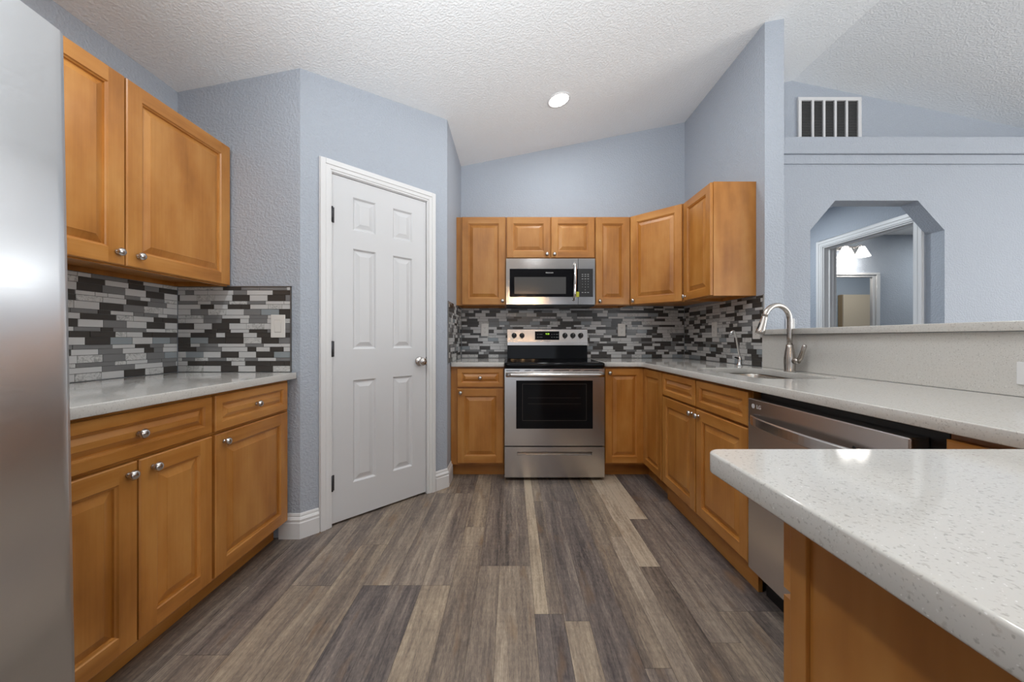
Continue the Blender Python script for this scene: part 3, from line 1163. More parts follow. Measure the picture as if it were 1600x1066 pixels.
# diagonal corner upper
P0, P1 = Vector((1.016, YU)), Vector((1.336, 2.795))
t = thing('corner_wall_cabinet', 'maple diagonal corner wall cabinet above the tiled corner', 'cabinet', (P0.x, P0.y, 0), 0, 'maple wall cabinets')
pts = [(0, 0), (P1.x - P0.x, P1.y - P0.y), (XR - P0.x - 0.001, P1.y - P0.y), (XR - P0.x - 0.001, YBACK - P0.y - 0.001), (0, YBACK - P0.y - 0.001)]
mb = MB()
mb.prism(pts, UB + 0.02, UT)
mb.prism([(0, 0), (P1.x - P0.x, P1.y - P0.y), (P1.x - P0.x + 0.02, P1.y - P0.y), (0, 0.02)], UB, UB + 0.02)
obj('body', mb, M_WV, t)
dl = (P1 - P0).length
da = math.atan2(P1.y - P0.y, P1.x - P0.x)
d = obj('door', MB().panel(0.014, UB + 0.004, dl - 0.028, UT - UB - 0.008, -0.0015, T_DOOR, 0.056, 0.026), [M_WV, M_WH], t, rot=(0, 0, da))
obj('knob', knob_mb(0.046, -0.0215, UB + 0.036), M_KNOB, d)

# right wall upper
t = thing('wall_cabinet', 'maple wall cabinet at the end of the right wall beside the faucet', 'cabinet', (1.342, 2.793, 0), -PI / 2, 'maple wall cabinets')
w = 2.793 - 2.407
upper_body(t, w, XR - 1.342 - 0.001, UB, UT)
add_door(t, 0.010, UB + 0.004, w - 0.014, UT - UB - 0.008, (0.040, UB + 0.036))

# ------------------------------------------------------------------ quartz worktops
o = slab_from_outlines('worktop', [rrect(XL + 0.009, -1.178, 0.862, YRET - 0.009, [0.001, 0.006, 0.001, 0.001], 3)], CBOT, CTOP, 0.003, M_QUARTZ)
tag(o, 'white quartz worktop on the left cabinets beside the refrigerator', 'worktop')
o = slab_from_outlines('worktop', [rrect(C2.x + 0.009, -0.061, 2.792, YBACK - 0.009, 0.002, 2)], CBOT, CTOP, 0.003, M_QUARTZ)
tag(o, 'small white quartz worktop left of the range', 'worktop')
SX0, SX1, SY0, SY1 = 1.155, 1.515, 1.655, 2.265
cf = 1.003
arc = [(cf - 0.05 + 0.05 * math.sin(a), 2.792 - 0.05 + 0.05 * math.cos(a)) for a in [0.5 * PI * k / 6 for k in range(7)]]
# inner corner of the L is concave: ease it with a small fillet toward the room
fil = [(cf - 0.045 + 0.045 * math.sin(0.5 * PI * k / 6), 2.792 - 0.045 * (1 - math.cos(0.5 * PI * k / 6))) for k in range(7)]
outer = [(0.716, 2.792)] + fil + [(cf, -0.05), (1.606, -0.05), (1.606, YREND - 0.004), (1.614, YREND - 0.004), (1.614, YBACK - 0.009), (0.716, YBACK - 0.009)]
hole = rrect(SX0, SX1, SY0, SY1, 0.055, 8)
o = slab_from_outlines('worktop', [outer, hole], CBOT, CTOP, 0.003, M_QUARTZ)
tag(o, 'L shaped white quartz worktop running past the sink', 'worktop')
o = slab_from_outlines('worktop', [rrect(0.322, cf - 0.002, -0.05, 0.608, [0.03, 0.001, 0.001, 0.026], 8)], CBOT, CTOP, 0.004, M_QUARTZ)
tag(o, 'white quartz peninsula worktop with rounded corner in the foreground', 'worktop')
# backsplash slab and the raised bar ledge
o = obj('quartz_backsplash', MB().box(1.608, XR - 0.001, -0.05, YREND - 0.002, CTOP + 0.001, 1.117), M_QUARTZ)
tag(o, 'plain speckled quartz slab backsplash behind the faucet', 'backsplash')
o = slab_from_outlines('bar_ledge', [rrect(1.585, 1.98, -0.05, YREND - 0.002, 0.004, 2)], 1.119, 1.151, 0.003, M_QUARTZ)
tag(o, 'raised speckled quartz bar ledge on the half wall', 'ledge')

# ------------------------------------------------------------------ sink
t = thing('sink', 'double bowl stainless undermount sink in the quartz worktop', 'sink', (0, 0, 0))
ymid = 1.93


def basin(y0, y1):
    mb = MB()
    x0, x1 = SX0 - 0.004, SX1 + 0.004
    zt_ = CBOT - 0.0005
    levels = [(-0.014, zt_, 0.075), (0.0, zt_, 0.07), (0.002, zt_ - 0.006, 0.07), (0.006, zt_ - 0.16, 0.068), (0.018, zt_ - 0.178, 0.06), (0.045, zt_ - 0.185, 0.05)]
    prev = None
    for ins, z, r in levels:
        ring = [(x, y, z) for x, y in rrect(x0 + ins, x1 - ins, y0 + ins, y1 - ins, r, 6)]
        if prev:
            n = len(ring)
            mb.add(prev + ring, [(i, (i + 1) % n, n + (i + 1) % n, n + i) for i in range(n)], 0, True)
        prev = ring
    mb.add(prev, [list(range(len(prev)))])
    return mb


for y0, y1 in ((SY0 - 0.004, ymid - 0.012), (ymid + 0.012, SY1 + 0.004)):
    b_ = obj('basin', basin(y0, y1), M_SINK, t)
    sm = b_.modifiers.new('sheet', 'SOLIDIFY')
    sm.thickness = 0.0012
    sm.offset = -1
    yc = (y0 + y1) / 2
    mb = MB().lathe([(0.045, 0.0), (0.045, 0.002), (0.036, 0.004), (0.034, 0.001), (0.010, 0.001)], ((SX0 + SX1) / 2, yc, CBOT - 0.1845), 'z', 24)
    obj('drain', mb, M_CHROME, b_)

# ------------------------------------------------------------------ pull-down faucet
FX, FY = 1.552, 2.02
t = thing('faucet', 'tall brushed nickel gooseneck pull-down faucet beside the sink', 'faucet', (FX, FY, CTOP + 0.0005))
mb = MB()
mb.lathe([(0.027, 0), (0.027, 0.004), (0.0255, 0.008), (0.0275, 0.05), (0.0270, 0.075), (0.0235, 0.105), (0.0185, 0.135), (0.0170, 0.150)], (0, 0, 0), 'z', 28)
obj('body', mb, M_NICKEL, t)
sd = Vector((-0.985, -0.17, 0)).normalized()
pts = [(0, 0, 0.150), (0, 0, 0.19), (0, 0, 0.24), (0, 0, 0.286)]
R = 0.082
for k in range(1, 15):
    a = PI * k / 14 * 0.93
    c = sd * (R * (1 - math.cos(a)))
    pts.append((c.x, c.y, 0.286 + R * math.sin(a)))
e0, e1 = Vector(pts[-2]), Vector(pts[-1])
td = (e1 - e0).normalized()
mb = MB().tube(pts, 0.0135, 18)
obj('spout', mb, M_NICKEL, t)
h0 = e1 + td * 0.0005
dirs = [h0, h0 + td * 0.004, h0 + td * 0.006, h0 + td * 0.03, h0 + td * 0.075, h0 + td * 0.092, h0 + td * 0.096]
mb = MB().tube(dirs, [0.0145, 0.0155, 0.0150, 0.0165, 0.0215, 0.0235, 0.0215], 20)
sp = obj('spray_head', mb, M_NICKEL, t)
nrm = sd
mb = MB()
c0 = h0 + td * 0.055 + sd * 0.0185
mb.tube([c0 - td * 0.022, c0 - td * 0.012, c0 + td * 0.012, c0 + td * 0.022], [0.003, 0.006, 0.006, 0.003], 10)
obj('spray_button', mb, M_BLACK, sp)
# handle on the camera side
hd = Vector((0.22, -0.97, 0)).normalized()
mb = MB()
mb.tube([hd * 0.018 + Vector((0, 0, 0.060)), hd * 0.045 + Vector((0, 0, 0.060)), hd * 0.052 + Vector((0, 0, 0.060))], [0.0165, 0.0165, 0.014], 18)
lv = [hd * 0.044 + Vector((0.000, 0, 0.058)), hd * 0.060 + Vector((0, 0, 0.078)), hd * 0.070 + Vector((0, 0, 0.110)), hd * 0.082 + Vector((0, 0, 0.142)), hd * 0.086 + Vector((0, 0, 0.150))]
mb.tube(lv, [0.0120, 0.0125, 0.0105, 0.0110, 0.0065], 14)
obj('handle', mb, M_NICKEL, t)

# small filtered-water tap
t = thing('filter_tap', 'slim chrome drinking water tap beside the tile wall', 'tap', (1.545, 2.455, CTOP + 0.0005))
mb = MB().lathe([(0.022, 0), (0.022, 0.004), (0.016, 0.008), (0.0135, 0.03), (0.0125, 0.055), (0.0105, 0.062)], (0, 0, 0), 'z', 22)
obj('body', mb, M_CHROME, t)
sd = Vector((-0.95, -0.3, 0)).normalized()
pts = [Vector((0, 0, 0.060)), Vector((0, 0, 0.075)) - sd * -0.004]
pts += [sd * 0.014 + Vector((0, 0, 0.12)), sd * 0.030 + Vector((0, 0, 0.19)), sd * 0.038 + Vector((0, 0, 0.217)), sd * 0.047 + Vector((0, 0, 0.231)), sd * 0.060 + Vector((0, 0, 0.236)), sd * 0.072 + Vector((0, 0, 0.228)), sd * 0.079 + Vector((0, 0, 0.206))]
obj('spout', MB().tube(pts, [0.0062] * 6 + [0.0066, 0.0075, 0.0085], 14), M_CHROME, t)
mb = MB().tube([sd * 0.008 + Vector((0, 0, 0.048)), sd * 0.034 + Vector((0, 0, 0.056)), sd * 0.042 + Vector((0, 0, 0.056))], [0.006, 0.0065, 0.004], 12)
obj('lever', mb, M_BLACK, t)

# ------------------------------------------------------------------ range
RX0, RX1, RY = -0.056, 0.710, 2.775
t = thing('range', 'freestanding stainless electric range with black glass cooktop', 'range', (RX0, RY, 0), 0)
w = RX1 - RX0
obj('body', MB().box(0.003, w - 0.003, 0.055, YBACK - RY - 0.025, 0.03, 0.880), M_BLACK, t)
for x in (0.05, w - 0.05):
    for y in (0.10, 0.52):
        obj('foot', MB().lathe([(0.018, 0.0005), (0.018, 0.03)], (x, y, 0), 'z', 12), M_BLACK, t)
# storage drawer with its long recessed pull
mb = MB()
zz0, zz1 = 0.028, 0.262
px0, px1, pz0, pz1 = 0.095, w - 0.095, 0.198, 0.224


def front_with_hole(mb, x0, x1, z0, z1, hx0, hx1, hz0, hz1, yf, yb, hole_depth=None, mat=0):
    xs, zs = [x0, hx0, hx1, x1], [z0, hz0, hz1, z1]
    for i in range(3):
        for j in range(3):
            if i == 1 and j == 1:
                continue
            mb.add([(xs[i], yf, zs[j]), (xs[i + 1], yf, zs[j]), (xs[i + 1], yf, zs[j + 1]), (xs[i], yf, zs[j + 1])], [(0, 1, 2, 3)], mat)
    a = [(x0, yf, z0), (x1, yf, z0), (x1, yf, z1), (x0, yf, z1)]
    b = [(x, yb, z) for x, y, z in a]
    mb.add(a + b, [(0, 4, 5, 1), (1, 5, 6, 2), (2, 6, 7, 3), (3, 7, 4, 0)], mat)
    c = [(hx0, yf, hz0), (hx1, yf, hz0), (hx1, yf, hz1), (hx0, yf, hz1)]
    hd_ = yb if hole_depth is None else yf + hole_depth
    d_ = [(x, hd_, z) for x, y, z in c]
    mb.add(c + d_, [(0, 1, 5, 4), (1, 2, 6, 5), (2, 3, 7, 6), (3, 0, 4, 7)], mat)
    if hole_depth is not None:
        mb.add(d_, [(0, 1, 2, 3)], mat)


front_with_hole(mb, 0, w, zz0, zz1, px0, px1, pz0, pz1, 0.0, 0.052, 0.035)
dr = obj('storage_drawer', mb, M_STEEL, t)
mb = MB()
mb.add([(px0 + 0.002, 0.002, pz0 + 0.0005), (px1 - 0.002, 0.002, pz0 + 0.0005), (px1 - 0.002, 0.030, pz0 + 0.019), (px0 + 0.002, 0.030, pz0 + 0.019)], [(0, 1, 2, 3)])
mb.add([(px0 + 0.002, 0.002, pz0 + 0.0005), (px1 - 0.002, 0.002, pz0 + 0.0005), (px1 - 0.002, 0.030, pz0 + 0.0005), (px0 + 0.002, 0.030, pz0 + 0.0005)], [(3, 2, 1, 0)])
obj('pull', mb, M_STEEL, dr)
# oven door
oz0, oz1 = 0.270, 0.862
wx0, wx1, wz0, wz1 = 0.088, w - 0.090, 0.402, 0.772
mb = MB()
front_with_hole(mb, 0, w, oz0, oz1, wx0, wx1, wz0, wz1, 0.0, 0.050)
od = obj('oven_door', mb, M_STEEL, t)
mb = MB()
mb.box(wx0 - 0.002, wx1 + 0.002, 0.004, 0.010, wz0 - 0.002, wz1 + 0.002)
obj('window', mb, M_BLACKG, od)
mb = MB()
for (a0, a1, b0, b1) in ((wx0 + 0.05, wx1 - 0.05, wz1 - 0.029, wz1 - 0.026), (wx0 + 0.05, wx1 - 0.05, wz0 + 0.060, wz0 + 0.063),
                         (wx0 + 0.047, wx0 + 0.05, wz0 + 0.060, wz1 - 0.026), (wx1 - 0.05, wx1 - 0.047, wz0 + 0.060, wz1 - 0.026)):
    mb.box(a0, a1, 0.0030, 0.0042, b0, b1)
for z in (wz0 + 0.19, wz0 + 0.235):
    mb.box(wx0 + 0.09, wx1 - 0.09, 0.0032, 0.0042, z, z + 0.0016)
obj('window_frame', mb, simple('window_line', (0.045, 0.035, 0.028), 0.3), od)
# vent slits at the door top
mb = MB()
for (a0, a1) in ((0.012, 0.115), (0.155, 0.200), (0.225, 0.345), (0.372, 0.495), (0.522, 0.580), (0.610, 0.725)):
    mb.box(a0, a1, -0.0006, 0.004, 0.846, 0.851)
obj('vent_slits', mb, M_BLACK, od)
mb = MB()
pts = [(0.012 + (w - 0.024) * k / 16, -0.030 - 0.020 * math.sin(PI * k / 16) ** 0.5, 0.818) for k in range(17)]
mb.tube(pts, 0.0165, 16, 0, True, 1.05)
mb.box(0.010, 0.045, -0.030, 0.0, 0.804, 0.832)
mb.box(w - 0.045, w - 0.010, -0.030, 0.0, 0.804, 0.832)
obj('handle', mb, M_STEEL, od)
# cooktop
mb = MB()
pr = rrect(-0.004, w + 0.004, -0.018, YBACK - RY - 0.072, [0.03, 0.03, 0.004, 0.004], 5)
levels = [(0.004, 0.873), (0.0, 0.878), (0.0, 0.900), (0.004, 0.9075), (0.012, 0.9105), (0.024, 0.9085)]
prev = None
for ins, z in levels:
    cxm, cym = w / 2, 0.26
    ring = []
    for (x, y) in pr:
        ring.append((x + (ins if x < cxm else -ins), y + (ins if y < cym else -ins), z))
    if prev:
        n = len(ring)
        mb.add(prev + ring, [(i, (i + 1) % n, n + (i + 1) % n, n + i) for i in range(n)], 0, True)
    else:
        mb.add(ring, [list(range(len(ring)))[::-1]])
    prev = ring
mb.add(prev, [list(range(len(prev)))])
ck = obj('cooktop', mb, M_BLACKG, t)
mring = simple('burner_print', (0.05, 0.05, 0.05), 0.2)
for (bx, by, br) in ((0.20, 0.14, 0.11), (0.56, 0.14, 0.085), (0.20, 0.40, 0.085), (0.56, 0.40, 0.11)):
    mb = MB()
    v = []
    for rr_ in (br, br - 0.003):
        v += [(bx + rr_ * math.cos(2 * PI * k / 40), by + rr_ * math.sin(2 * PI * k / 40), 0.9089) for k in range(40)]
    mb.add(v, [(k, (k + 1) % 40, 40 + (k + 1) % 40, 40 + k) for k in range(40)])
    obj('burner_ring', mb, mring, ck, fix=False)
# backguard: black lower riser and a stainless control panel
yb0 = YBACK - RY - 0.070
mb = MB().prism([(yb0, 0.9085), (yb0 + 0.055, 0.9085), (yb0 + 0.055, 1.03), (yb0 + 0.010, 1.03)], 0.014, w - 0.014, 0, 'x')
obj('backguard', mb, M_BLACKG, t, bevel=0.002)
mb = MB().prism([(yb0 - 0.002, 1.0305), (yb0 + 0.058, 1.0305), (yb0 + 0.058, 1.182), (yb0 + 0.024, 1.186), (yb0 + 0.012, 1.178), (yb0 - 0.002, 1.062)], 0.012, w - 0.012, 0, 'x')
cp = obj('control_panel', mb, M_STEEL, t, bevel=0.002)
ydisp = lambda z: yb0 - 0.002 + (z - 1.062) * 0.014 / 0.116
tilt = math.atan2(0.014, 0.116)


def on_panel(name, x0, x1, z0, z1, d, mat, parent):
    mb = MB()
    v = [(x0, ydisp(z0) - d, z0), (x1, ydisp(z0) - d, z0), (x1, ydisp(z1) - d, z1), (x0, ydisp(z1) - d, z1)]
    v2 = [(x, y + d + 0.001, z) for x, y, z in v]
    mb.add(v + v2, [(0, 1, 2, 3), (0, 4, 5, 1), (1, 5, 6, 2), (2, 6, 7, 3), (3, 7, 4, 0)])
    return obj(name, mb, mat, parent)


disp = on_panel('display', 0.268, 0.492, 1.082, 1.160, 0.002, M_BLACKG, cp)
text_obj('clock_digits', '9:38', 0.020, M_GREEN, disp, (0.383, ydisp(1.136) - 0.0024, 1.136), (PI / 2 - tilt, 0, 0))
M_KEYP = simple('key_print', (0.30, 0.30, 0.30), 0.4)
for r_, zc in ((0, 1.133), (1, 1.106)):
    for xc in (0.295, 0.315, 0.330, 0.424, 0.445, 0.465, 0.478):
        obj('touch_key', MB().box(xc - 0.004, xc + 0.004, ydisp(zc) - 0.0026, ydisp(zc), zc - 0.002, zc + 0.002), M_KEYP, disp)
for x in (0.076, 0.148, 0.545, 0.618, 0.690):
    zc = 1.122
    mb = MB()
    yk = ydisp(zc)
    mb.lathe([(0.024, 0.0), (0.024, 0.006), (0.0205, 0.009), (0.0195, 0.022), (0.017, 0.026)], (x, yk, zc), '-y', 24)
    mb.box(x - 0.0045, x + 0.0045, yk - 0.033, yk - 0.006, zc - 0.024, zc + 0.024)
    kb = obj('knob', mb, M_BLACK, cp)
    mb = MB().box(x - 0.001, x + 0.001, yk - 0.0335, yk - 0.033, zc + 0.006, zc + 0.021)
    obj('pointer', mb, M_LGREY, kb)
text_obj('brand_lettering', 'FRIGIDAIRE', 0.011, simple('dark_print', (0.10, 0.10, 0.10), 0.4), cp, (0.383, ydisp(1.070) - 0.0006, 1.071), (PI / 2 - tilt, 0, 0))

# ------------------------------------------------------------------ microwave
MX0, MX1, MZ0, MZ1, MY = -0.050, 0.708, 1.385, 1.776, 3.082
t = thing('microwave', 'stainless over-range microwave mounted below the short wall cabinet', 'microwave', (MX0, MY, MZ0), 0)
w, h = MX1 - MX0, MZ1 - MZ0
obj('body', MB().box(0.002, w - 0.002, 0.022, YBACK - MY - 0.010, -0.012, h), M_BLACK, t)
mb = MB()
dwid = 0.610
gx0, gx1, gz0, gz1 = 0.030, dwid, 0.064, 0.304
mb.box(0, dwid + 0.002, 0, 0.0205, 0, gz0)
mb.box(0, dwid + 0.002, 0, 0.0205, gz1, h)
mb.box(0, gx0, 0, 0.0205, gz0, gz1)
md = obj('door', mb, M_MWS, t)
obj('door_glass', MB().box(gx0, gx1 + 0.002, 0.001, 0.0205, gz0, gz1), M_BLACKG, md)
obj('window', MB().box(gx0 + 0.040, gx0 + 0.480, 0.0002, 0.0018, gz0 + 0.026, gz0 + 0.170), M_MWIN, md)
mb = MB()
pts = [(0.575, -0.010, 0.040), (0.576, -0.030, 0.052), (0.578, -0.038, 0.09), (0.581, -0.041, 0.19), (0.583, -0.038, 0.29), (0.584, -0.030, 0.335), (0.584, -0.010, 0.347)]
mb.tube(pts, [0.011, 0.0125, 0.013, 0.013, 0.013, 0.0125, 0.011], 16)
mb.box(0.568, 0.586, -0.012, 0.0, 0.036, 0.050)
mb.box(0.575, 0.593, -0.012, 0.0, 0.338, 0.352)
obj('handle', mb, M_CHROME, md)
text_obj('brand_lettering', 'FRIGIDAIRE', 0.013, simple('silver_print', (0.75, 0.75, 0.75), 0.3), md, (0.370, 0.0004, gz0 + 0.206))
mb = MB()
px = dwid + 0.005
kx0, kx1 = px + 0.010, w - 0.018
mb.box(px, w, 0, 0.0205, 0, gz0)
mb.box(px, w, 0, 0.0205, gz1, h)
mb.box(kx1, w, 0, 0.0205, gz0, gz1)
mb.box(px, kx0 - 0.009, 0, 0.0205, gz0, gz1)
pn = obj('control_panel', mb, M_MWS, t)
kp = obj('keypad', MB().box(kx0 - 0.009, kx1, 0.001, 0.0205, gz0, gz1), M_BLACK, pn)
keys = [['1', '2', '3'], ['4', '5', '6'], ['7', '8', '9'], ['0']]
mk = simple('key_lettering', (0.50, 0.50, 0.50), 0.4)
for r_, row in enumerate(keys):
    for c_, ch in enumerate(row):
        cxk = kx0 + 0.026 + (c_ if len(row) > 1 else 1) * 0.024
        text_obj('key_digit', ch, 0.011, mk, kp, (cxk, 0.0004, gz0 + 0.132 - r_ * 0.024))
for zc in (gz0 + 0.176, gz0 + 0.192, gz0 + 0.154, gz0 + 0.038):
    for c_ in range(3):
        xx = kx0 + 0.026 + c_ * 0.024
        obj('key_legend', MB().box(xx - 0.007, xx + 0.007, 0.0003, 0.0015, zc - 0.002, zc + 0.002), mk, kp)
mb = MB()
for k in range(2):
    mb.box(0.10 + k * 0.32, 0.34 + k * 0.32, 0.05, 0.20, -0.0135, -0.0121)
obj('grease_filter', mb, simple('filter_mesh', (0.12, 0.12, 0.12), 0.45, 0.5), t)
o = obj('hang_tag', MB().add([(0.0, 0, 0), (0.024, -0.004, 0.002), (0.024, -0.006, 0.044), (0.0, -0.002, 0.046), (0.0, 0.001, 0), (0.024, -0.003, 0.002), (0.024, -0.005, 0.044), (0.0, -0.001, 0.046)],
                              [(0, 1, 2, 3), (7, 6, 5, 4), (0, 4, 5, 1), (1, 5, 6, 2), (2, 6, 7, 3), (3, 7, 4, 0)]), M_YELLOW, loc=(MX0 + 0.596, MY - 0.008, MZ0 + 0.062))
tag(o, 'small yellow card tag hanging by the microwave handle', 'tag')

# ------------------------------------------------------------------ refrigerator (leans back slightly on its front feet)
t = thing('refrigerator', 'tall stainless refrigerator at the left edge of the photo', 'refrigerator', (-1.79, 0.80, 0), 0)
t.rotation_euler = (0, -math.radians(1.05), 0)
FD = 0.846   # local x of the door front
obj('body', MB().box(0, 0.70, -0.905, -0.002, 0.03, 1.745), simple('grey_fridge_side', (0.22, 0.22, 0.225), 0.45), t)
for (y0, y1) in ((-0.455, 0.0), (-0.908, -0.459)):
    mb = MB()
    n = 40
    pts = [(0.712, y1), (0.712, y0)]
    fr_ = []
    for k in range(n + 1):
        a = k / n
        y = y0 + (y1 - y0) * a
        e = min(a, 1 - a) * (y1 - y0)
        rnd_ = 0.005 * (1 - math.sqrt(max(0, 1 - max(0, 1 - e / 0.005) ** 2)))
        fr_.append((FD + 0.006 - 0.018 * (2 * a - 1) ** 2 - rnd_, y))
    mb.prism(fr_ + pts, 0.06, 1.752, 0, 'z', True)
    d = obj('door', mb, M_STEELV, t)
    hy = y0 + 0.035 if y1 == 0.0 else y1 - 0.035
    mb = MB().tube([(FD, hy, 0.60), (FD + 0.045, hy, 0.62), (FD + 0.050, hy, 0.75), (FD + 0.050, hy, 1.45), (FD + 0.045, hy, 1.58), (FD, hy, 1.60)], 0.012, 12)
    obj('handle', mb, M_STEELV, d)
obj('hinge_cover', MB().box(0.60, 0.76, -0.10, -0.004, 1.7525, 1.768), M_DARKM, t)

# ------------------------------------------------------------------ outlets and switches
def plate(name, label, cat, loc, rotz, kind, mat, w=0.072, h=0.118, gang=1):
    t = thing(name, label, cat, loc, rotz, 'wall plates')
    obj('cover_plate', MB().box(-w / 2, w / 2, -0.006, 0, -h / 2, h / 2), mat, t, bevel=0.0025)
    if kind == 'outlet':
        for s in (-1, 1):
            f = obj('socket', MB().prism(rrect(-0.017, 0.017, s * 0.020 - 0.0145, s * 0.020 + 0.0145, 0.008, 4), -0.0075, -0.004, 0, 'y'), mat, t)
            mb = MB()
            mb.box(-0.0075, -0.0055, -0.0079, -0.007, s * 0.020 - 0.002, s * 0.020 + 0.006)
            mb.box(0.0055, 0.0075, -0.0079, -0.007, s * 0.020 - 0.002, s * 0.020 + 0.006)
            mb.lathe([(0.0025, 0.007), (0.0025, 0.0079)], (0, 0, s * 0.020 - 0.008), '-y', 10)
            obj('slots', mb, M_SLOT, f)
    elif kind == 'rocker':
        mb = MB()
        mb.add([(-0.0165, -0.0062, -0.033), (0.0165, -0.0062, -0.033), (0.0165, -0.0095, 0.033), (-0.0165, -0.0095, 0.033),
                (-0.0165, -0.004, -0.033), (0.0165, -0.004, -0.033), (0.0165, -0.004, 0.033), (-0.0165, -0.004, 0.033)],
               [(0, 1, 2, 3), (0, 4, 5, 1), (1, 5, 6, 2), (2, 6, 7, 3), (3, 7, 4, 0)])
        obj('rocker', mb, mat, t)
        mb = MB()
        mb.box(-0.0180, 0.0180, -0.0063, -0.005, -0.0345, 0.0345)
        obj('rocker_frame', mb, simple('plate_shadow_gap', (0.36, 0.34, 0.32), 0.5), t)  # darker rim painted for the shadow in the gap round the rocker
    return t


YT = YBACK - 0.0075
plate('wall_outlet', 'almond duplex outlet on the tiles left of the range', 'outlet', (-0.255, YT, 1.175), 0, 'outlet', M_PLATE)
plate('wall_outlet', 'almond duplex outlet on the tiles right of the range', 'outlet', (1.028, YT, 1.175), 0, 'outlet', M_PLATE)
plate('wall_outlet', 'almond duplex outlet on the right wall tiles nearest the corner', 'outlet', (XR - 0.0075, 2.886, 1.166), -PI / 2, 'outlet', M_PLATE)
plate('wall_outlet', 'almond duplex outlet at the tile edge behind the faucet spray head', 'outlet', (XR - 0.0075, 2.39, 1.150), -PI / 2, 'outlet', M_PLATE)
plate('light_switch', 'almond rocker light switch on the short tiled wall', 'switch', (-1.277, YRET - 0.0075, 1.162), 0, 'rocker', M_PLATE, 0.078, 0.125)
plate('light_switch', 'white switch plate on the arch wall behind the faucet', 'switch', (2.113, YA, 1.187), 0, 'rocker', M_PLATEW, 0.07, 0.118)
plate('wall_outlet', 'white outlet at the right edge on the quartz backsplash', 'outlet', (1.6075, 1.09, 0.985), -PI / 2, 'rocker', M_PLATEW, 0.118, 0.072)

# ------------------------------------------------------------------ return-air grille
VX0, VX1, VZ0, VZ1, VY = 2.412, 2.945, 2.728, 3.130, 3.059
t = thing('air_vent', 'white return air grille high above the plant shelf', 'vent', ((VX0 + VX1) / 2, VY, VZ0))
w, h = VX1 - VX0, VZ1 - VZ0
mb = MB()
fw = 0.028
mb.box(-w / 2, w / 2, -0.014, 0, h - fw, h)
mb.box(-w / 2, w / 2, -0.014, 0, 0, fw)
mb.box(-w / 2, -w / 2 + fw, -0.014, 0, fw, h - fw)
mb.box(w / 2 - fw, w / 2, -0.014, 0, fw, h - fw)
obj('frame', mb, M_WHITE, t, bevel=0.002)
iw = w - 2 * fw
for k in range(1, 5):
    xc = -iw / 2 + iw * k / 5
    obj('mullion', MB().box(xc - 0.009, xc + 0.009, -0.014, -0.001, fw, h - fw), M_WHITE, t)
mb = MB()
nl = 26
for k in range(nl):
    z = fw + (h - 2 * fw) * (k + 0.5) / nl
    mb.add([(-iw / 2, -0.011, z - 0.003), (iw / 2, -0.011, z - 0.003), (iw / 2, -0.002, z + 0.004), (-iw / 2, -0.002, z + 0.004),
            (-iw / 2, -0.011, z - 0.0042), (iw / 2, -0.011, z - 0.0042), (iw / 2, -0.002, z + 0.0028), (-iw / 2, -0.002, z + 0.0028)],
           [(0, 1, 2, 3), (7, 6, 5, 4), (0, 4, 5, 1), (2, 6, 7, 3)])
obj('louvers', mb, M_LOUVER, t)
obj('duct', MB().box(-iw / 2, iw / 2, -0.0012, -0.0004, fw, h - fw), M_DARK, t)

# ------------------------------------------------------------------ recessed ceiling lights
SLOPE = math.atan(0.197)


def can(label, x, y, power, group='recessed ceiling lights', slope=None, z=None):
    t = thing('recessed_light', label, 'ceiling light', (x, y, cz(x) if z is None else z), 0, group)
    t.rotation_euler = (0, -SLOPE if slope is None else slope, 0)
    mb = MB().lathe([(0.088, -0.0005), (0.088, -0.004), (0.080, -0.0075), (0.073, -0.006), (0.072, -0.0005)], (0, 0, 0), 'z', 36)
    obj('trim_ring', mb, M_WHITE, t)
    obj('lens', MB().lathe([(0.0715, -0.001), (0.0715, -0.0050)], (0, 0, 0), 'z', 36), M_CAN, t)
    d = bpy.data.lights.new('can_light', 'AREA')
    d.shape = 'DISK'
    d.size = 0.14
    d.energy = power
    d.color = (0.90, 0.965, 1.0)
    o = bpy.data.objects.new('can_light', d)
    COL.objects.link(o)
    o.parent = t
    o.location = (0, 0, -0.012)
    return t


can('lit recessed ceiling light above the range', 0.349, 2.699, 4)
for i, (x, y) in enumerate(((-1.05, 0.75), (0.60, 1.45), (-0.85, -1.4), (0.5, -1.4))):
    can(['recessed ceiling light above the refrigerator side, out of frame', 'recessed ceiling light above the middle of the kitchen, out of frame',
         'recessed ceiling light far behind the refrigerator, out of frame', 'recessed ceiling light far behind the peninsula, out of frame'][i], x, y, (9, 4, 2, 2)[i])

can('added recessed fill light in the hallway, hidden above the archway', 2.45, 3.75, 11, slope=0.0, z=2.44)  # unseen lamp added to brighten the hallway
can('added recessed fill light in the bathroom, hidden behind the doorway head', 5.6, 4.0, 9, slope=0.0, z=2.44)  # likewise added out of sight, lifts the dark bathroom

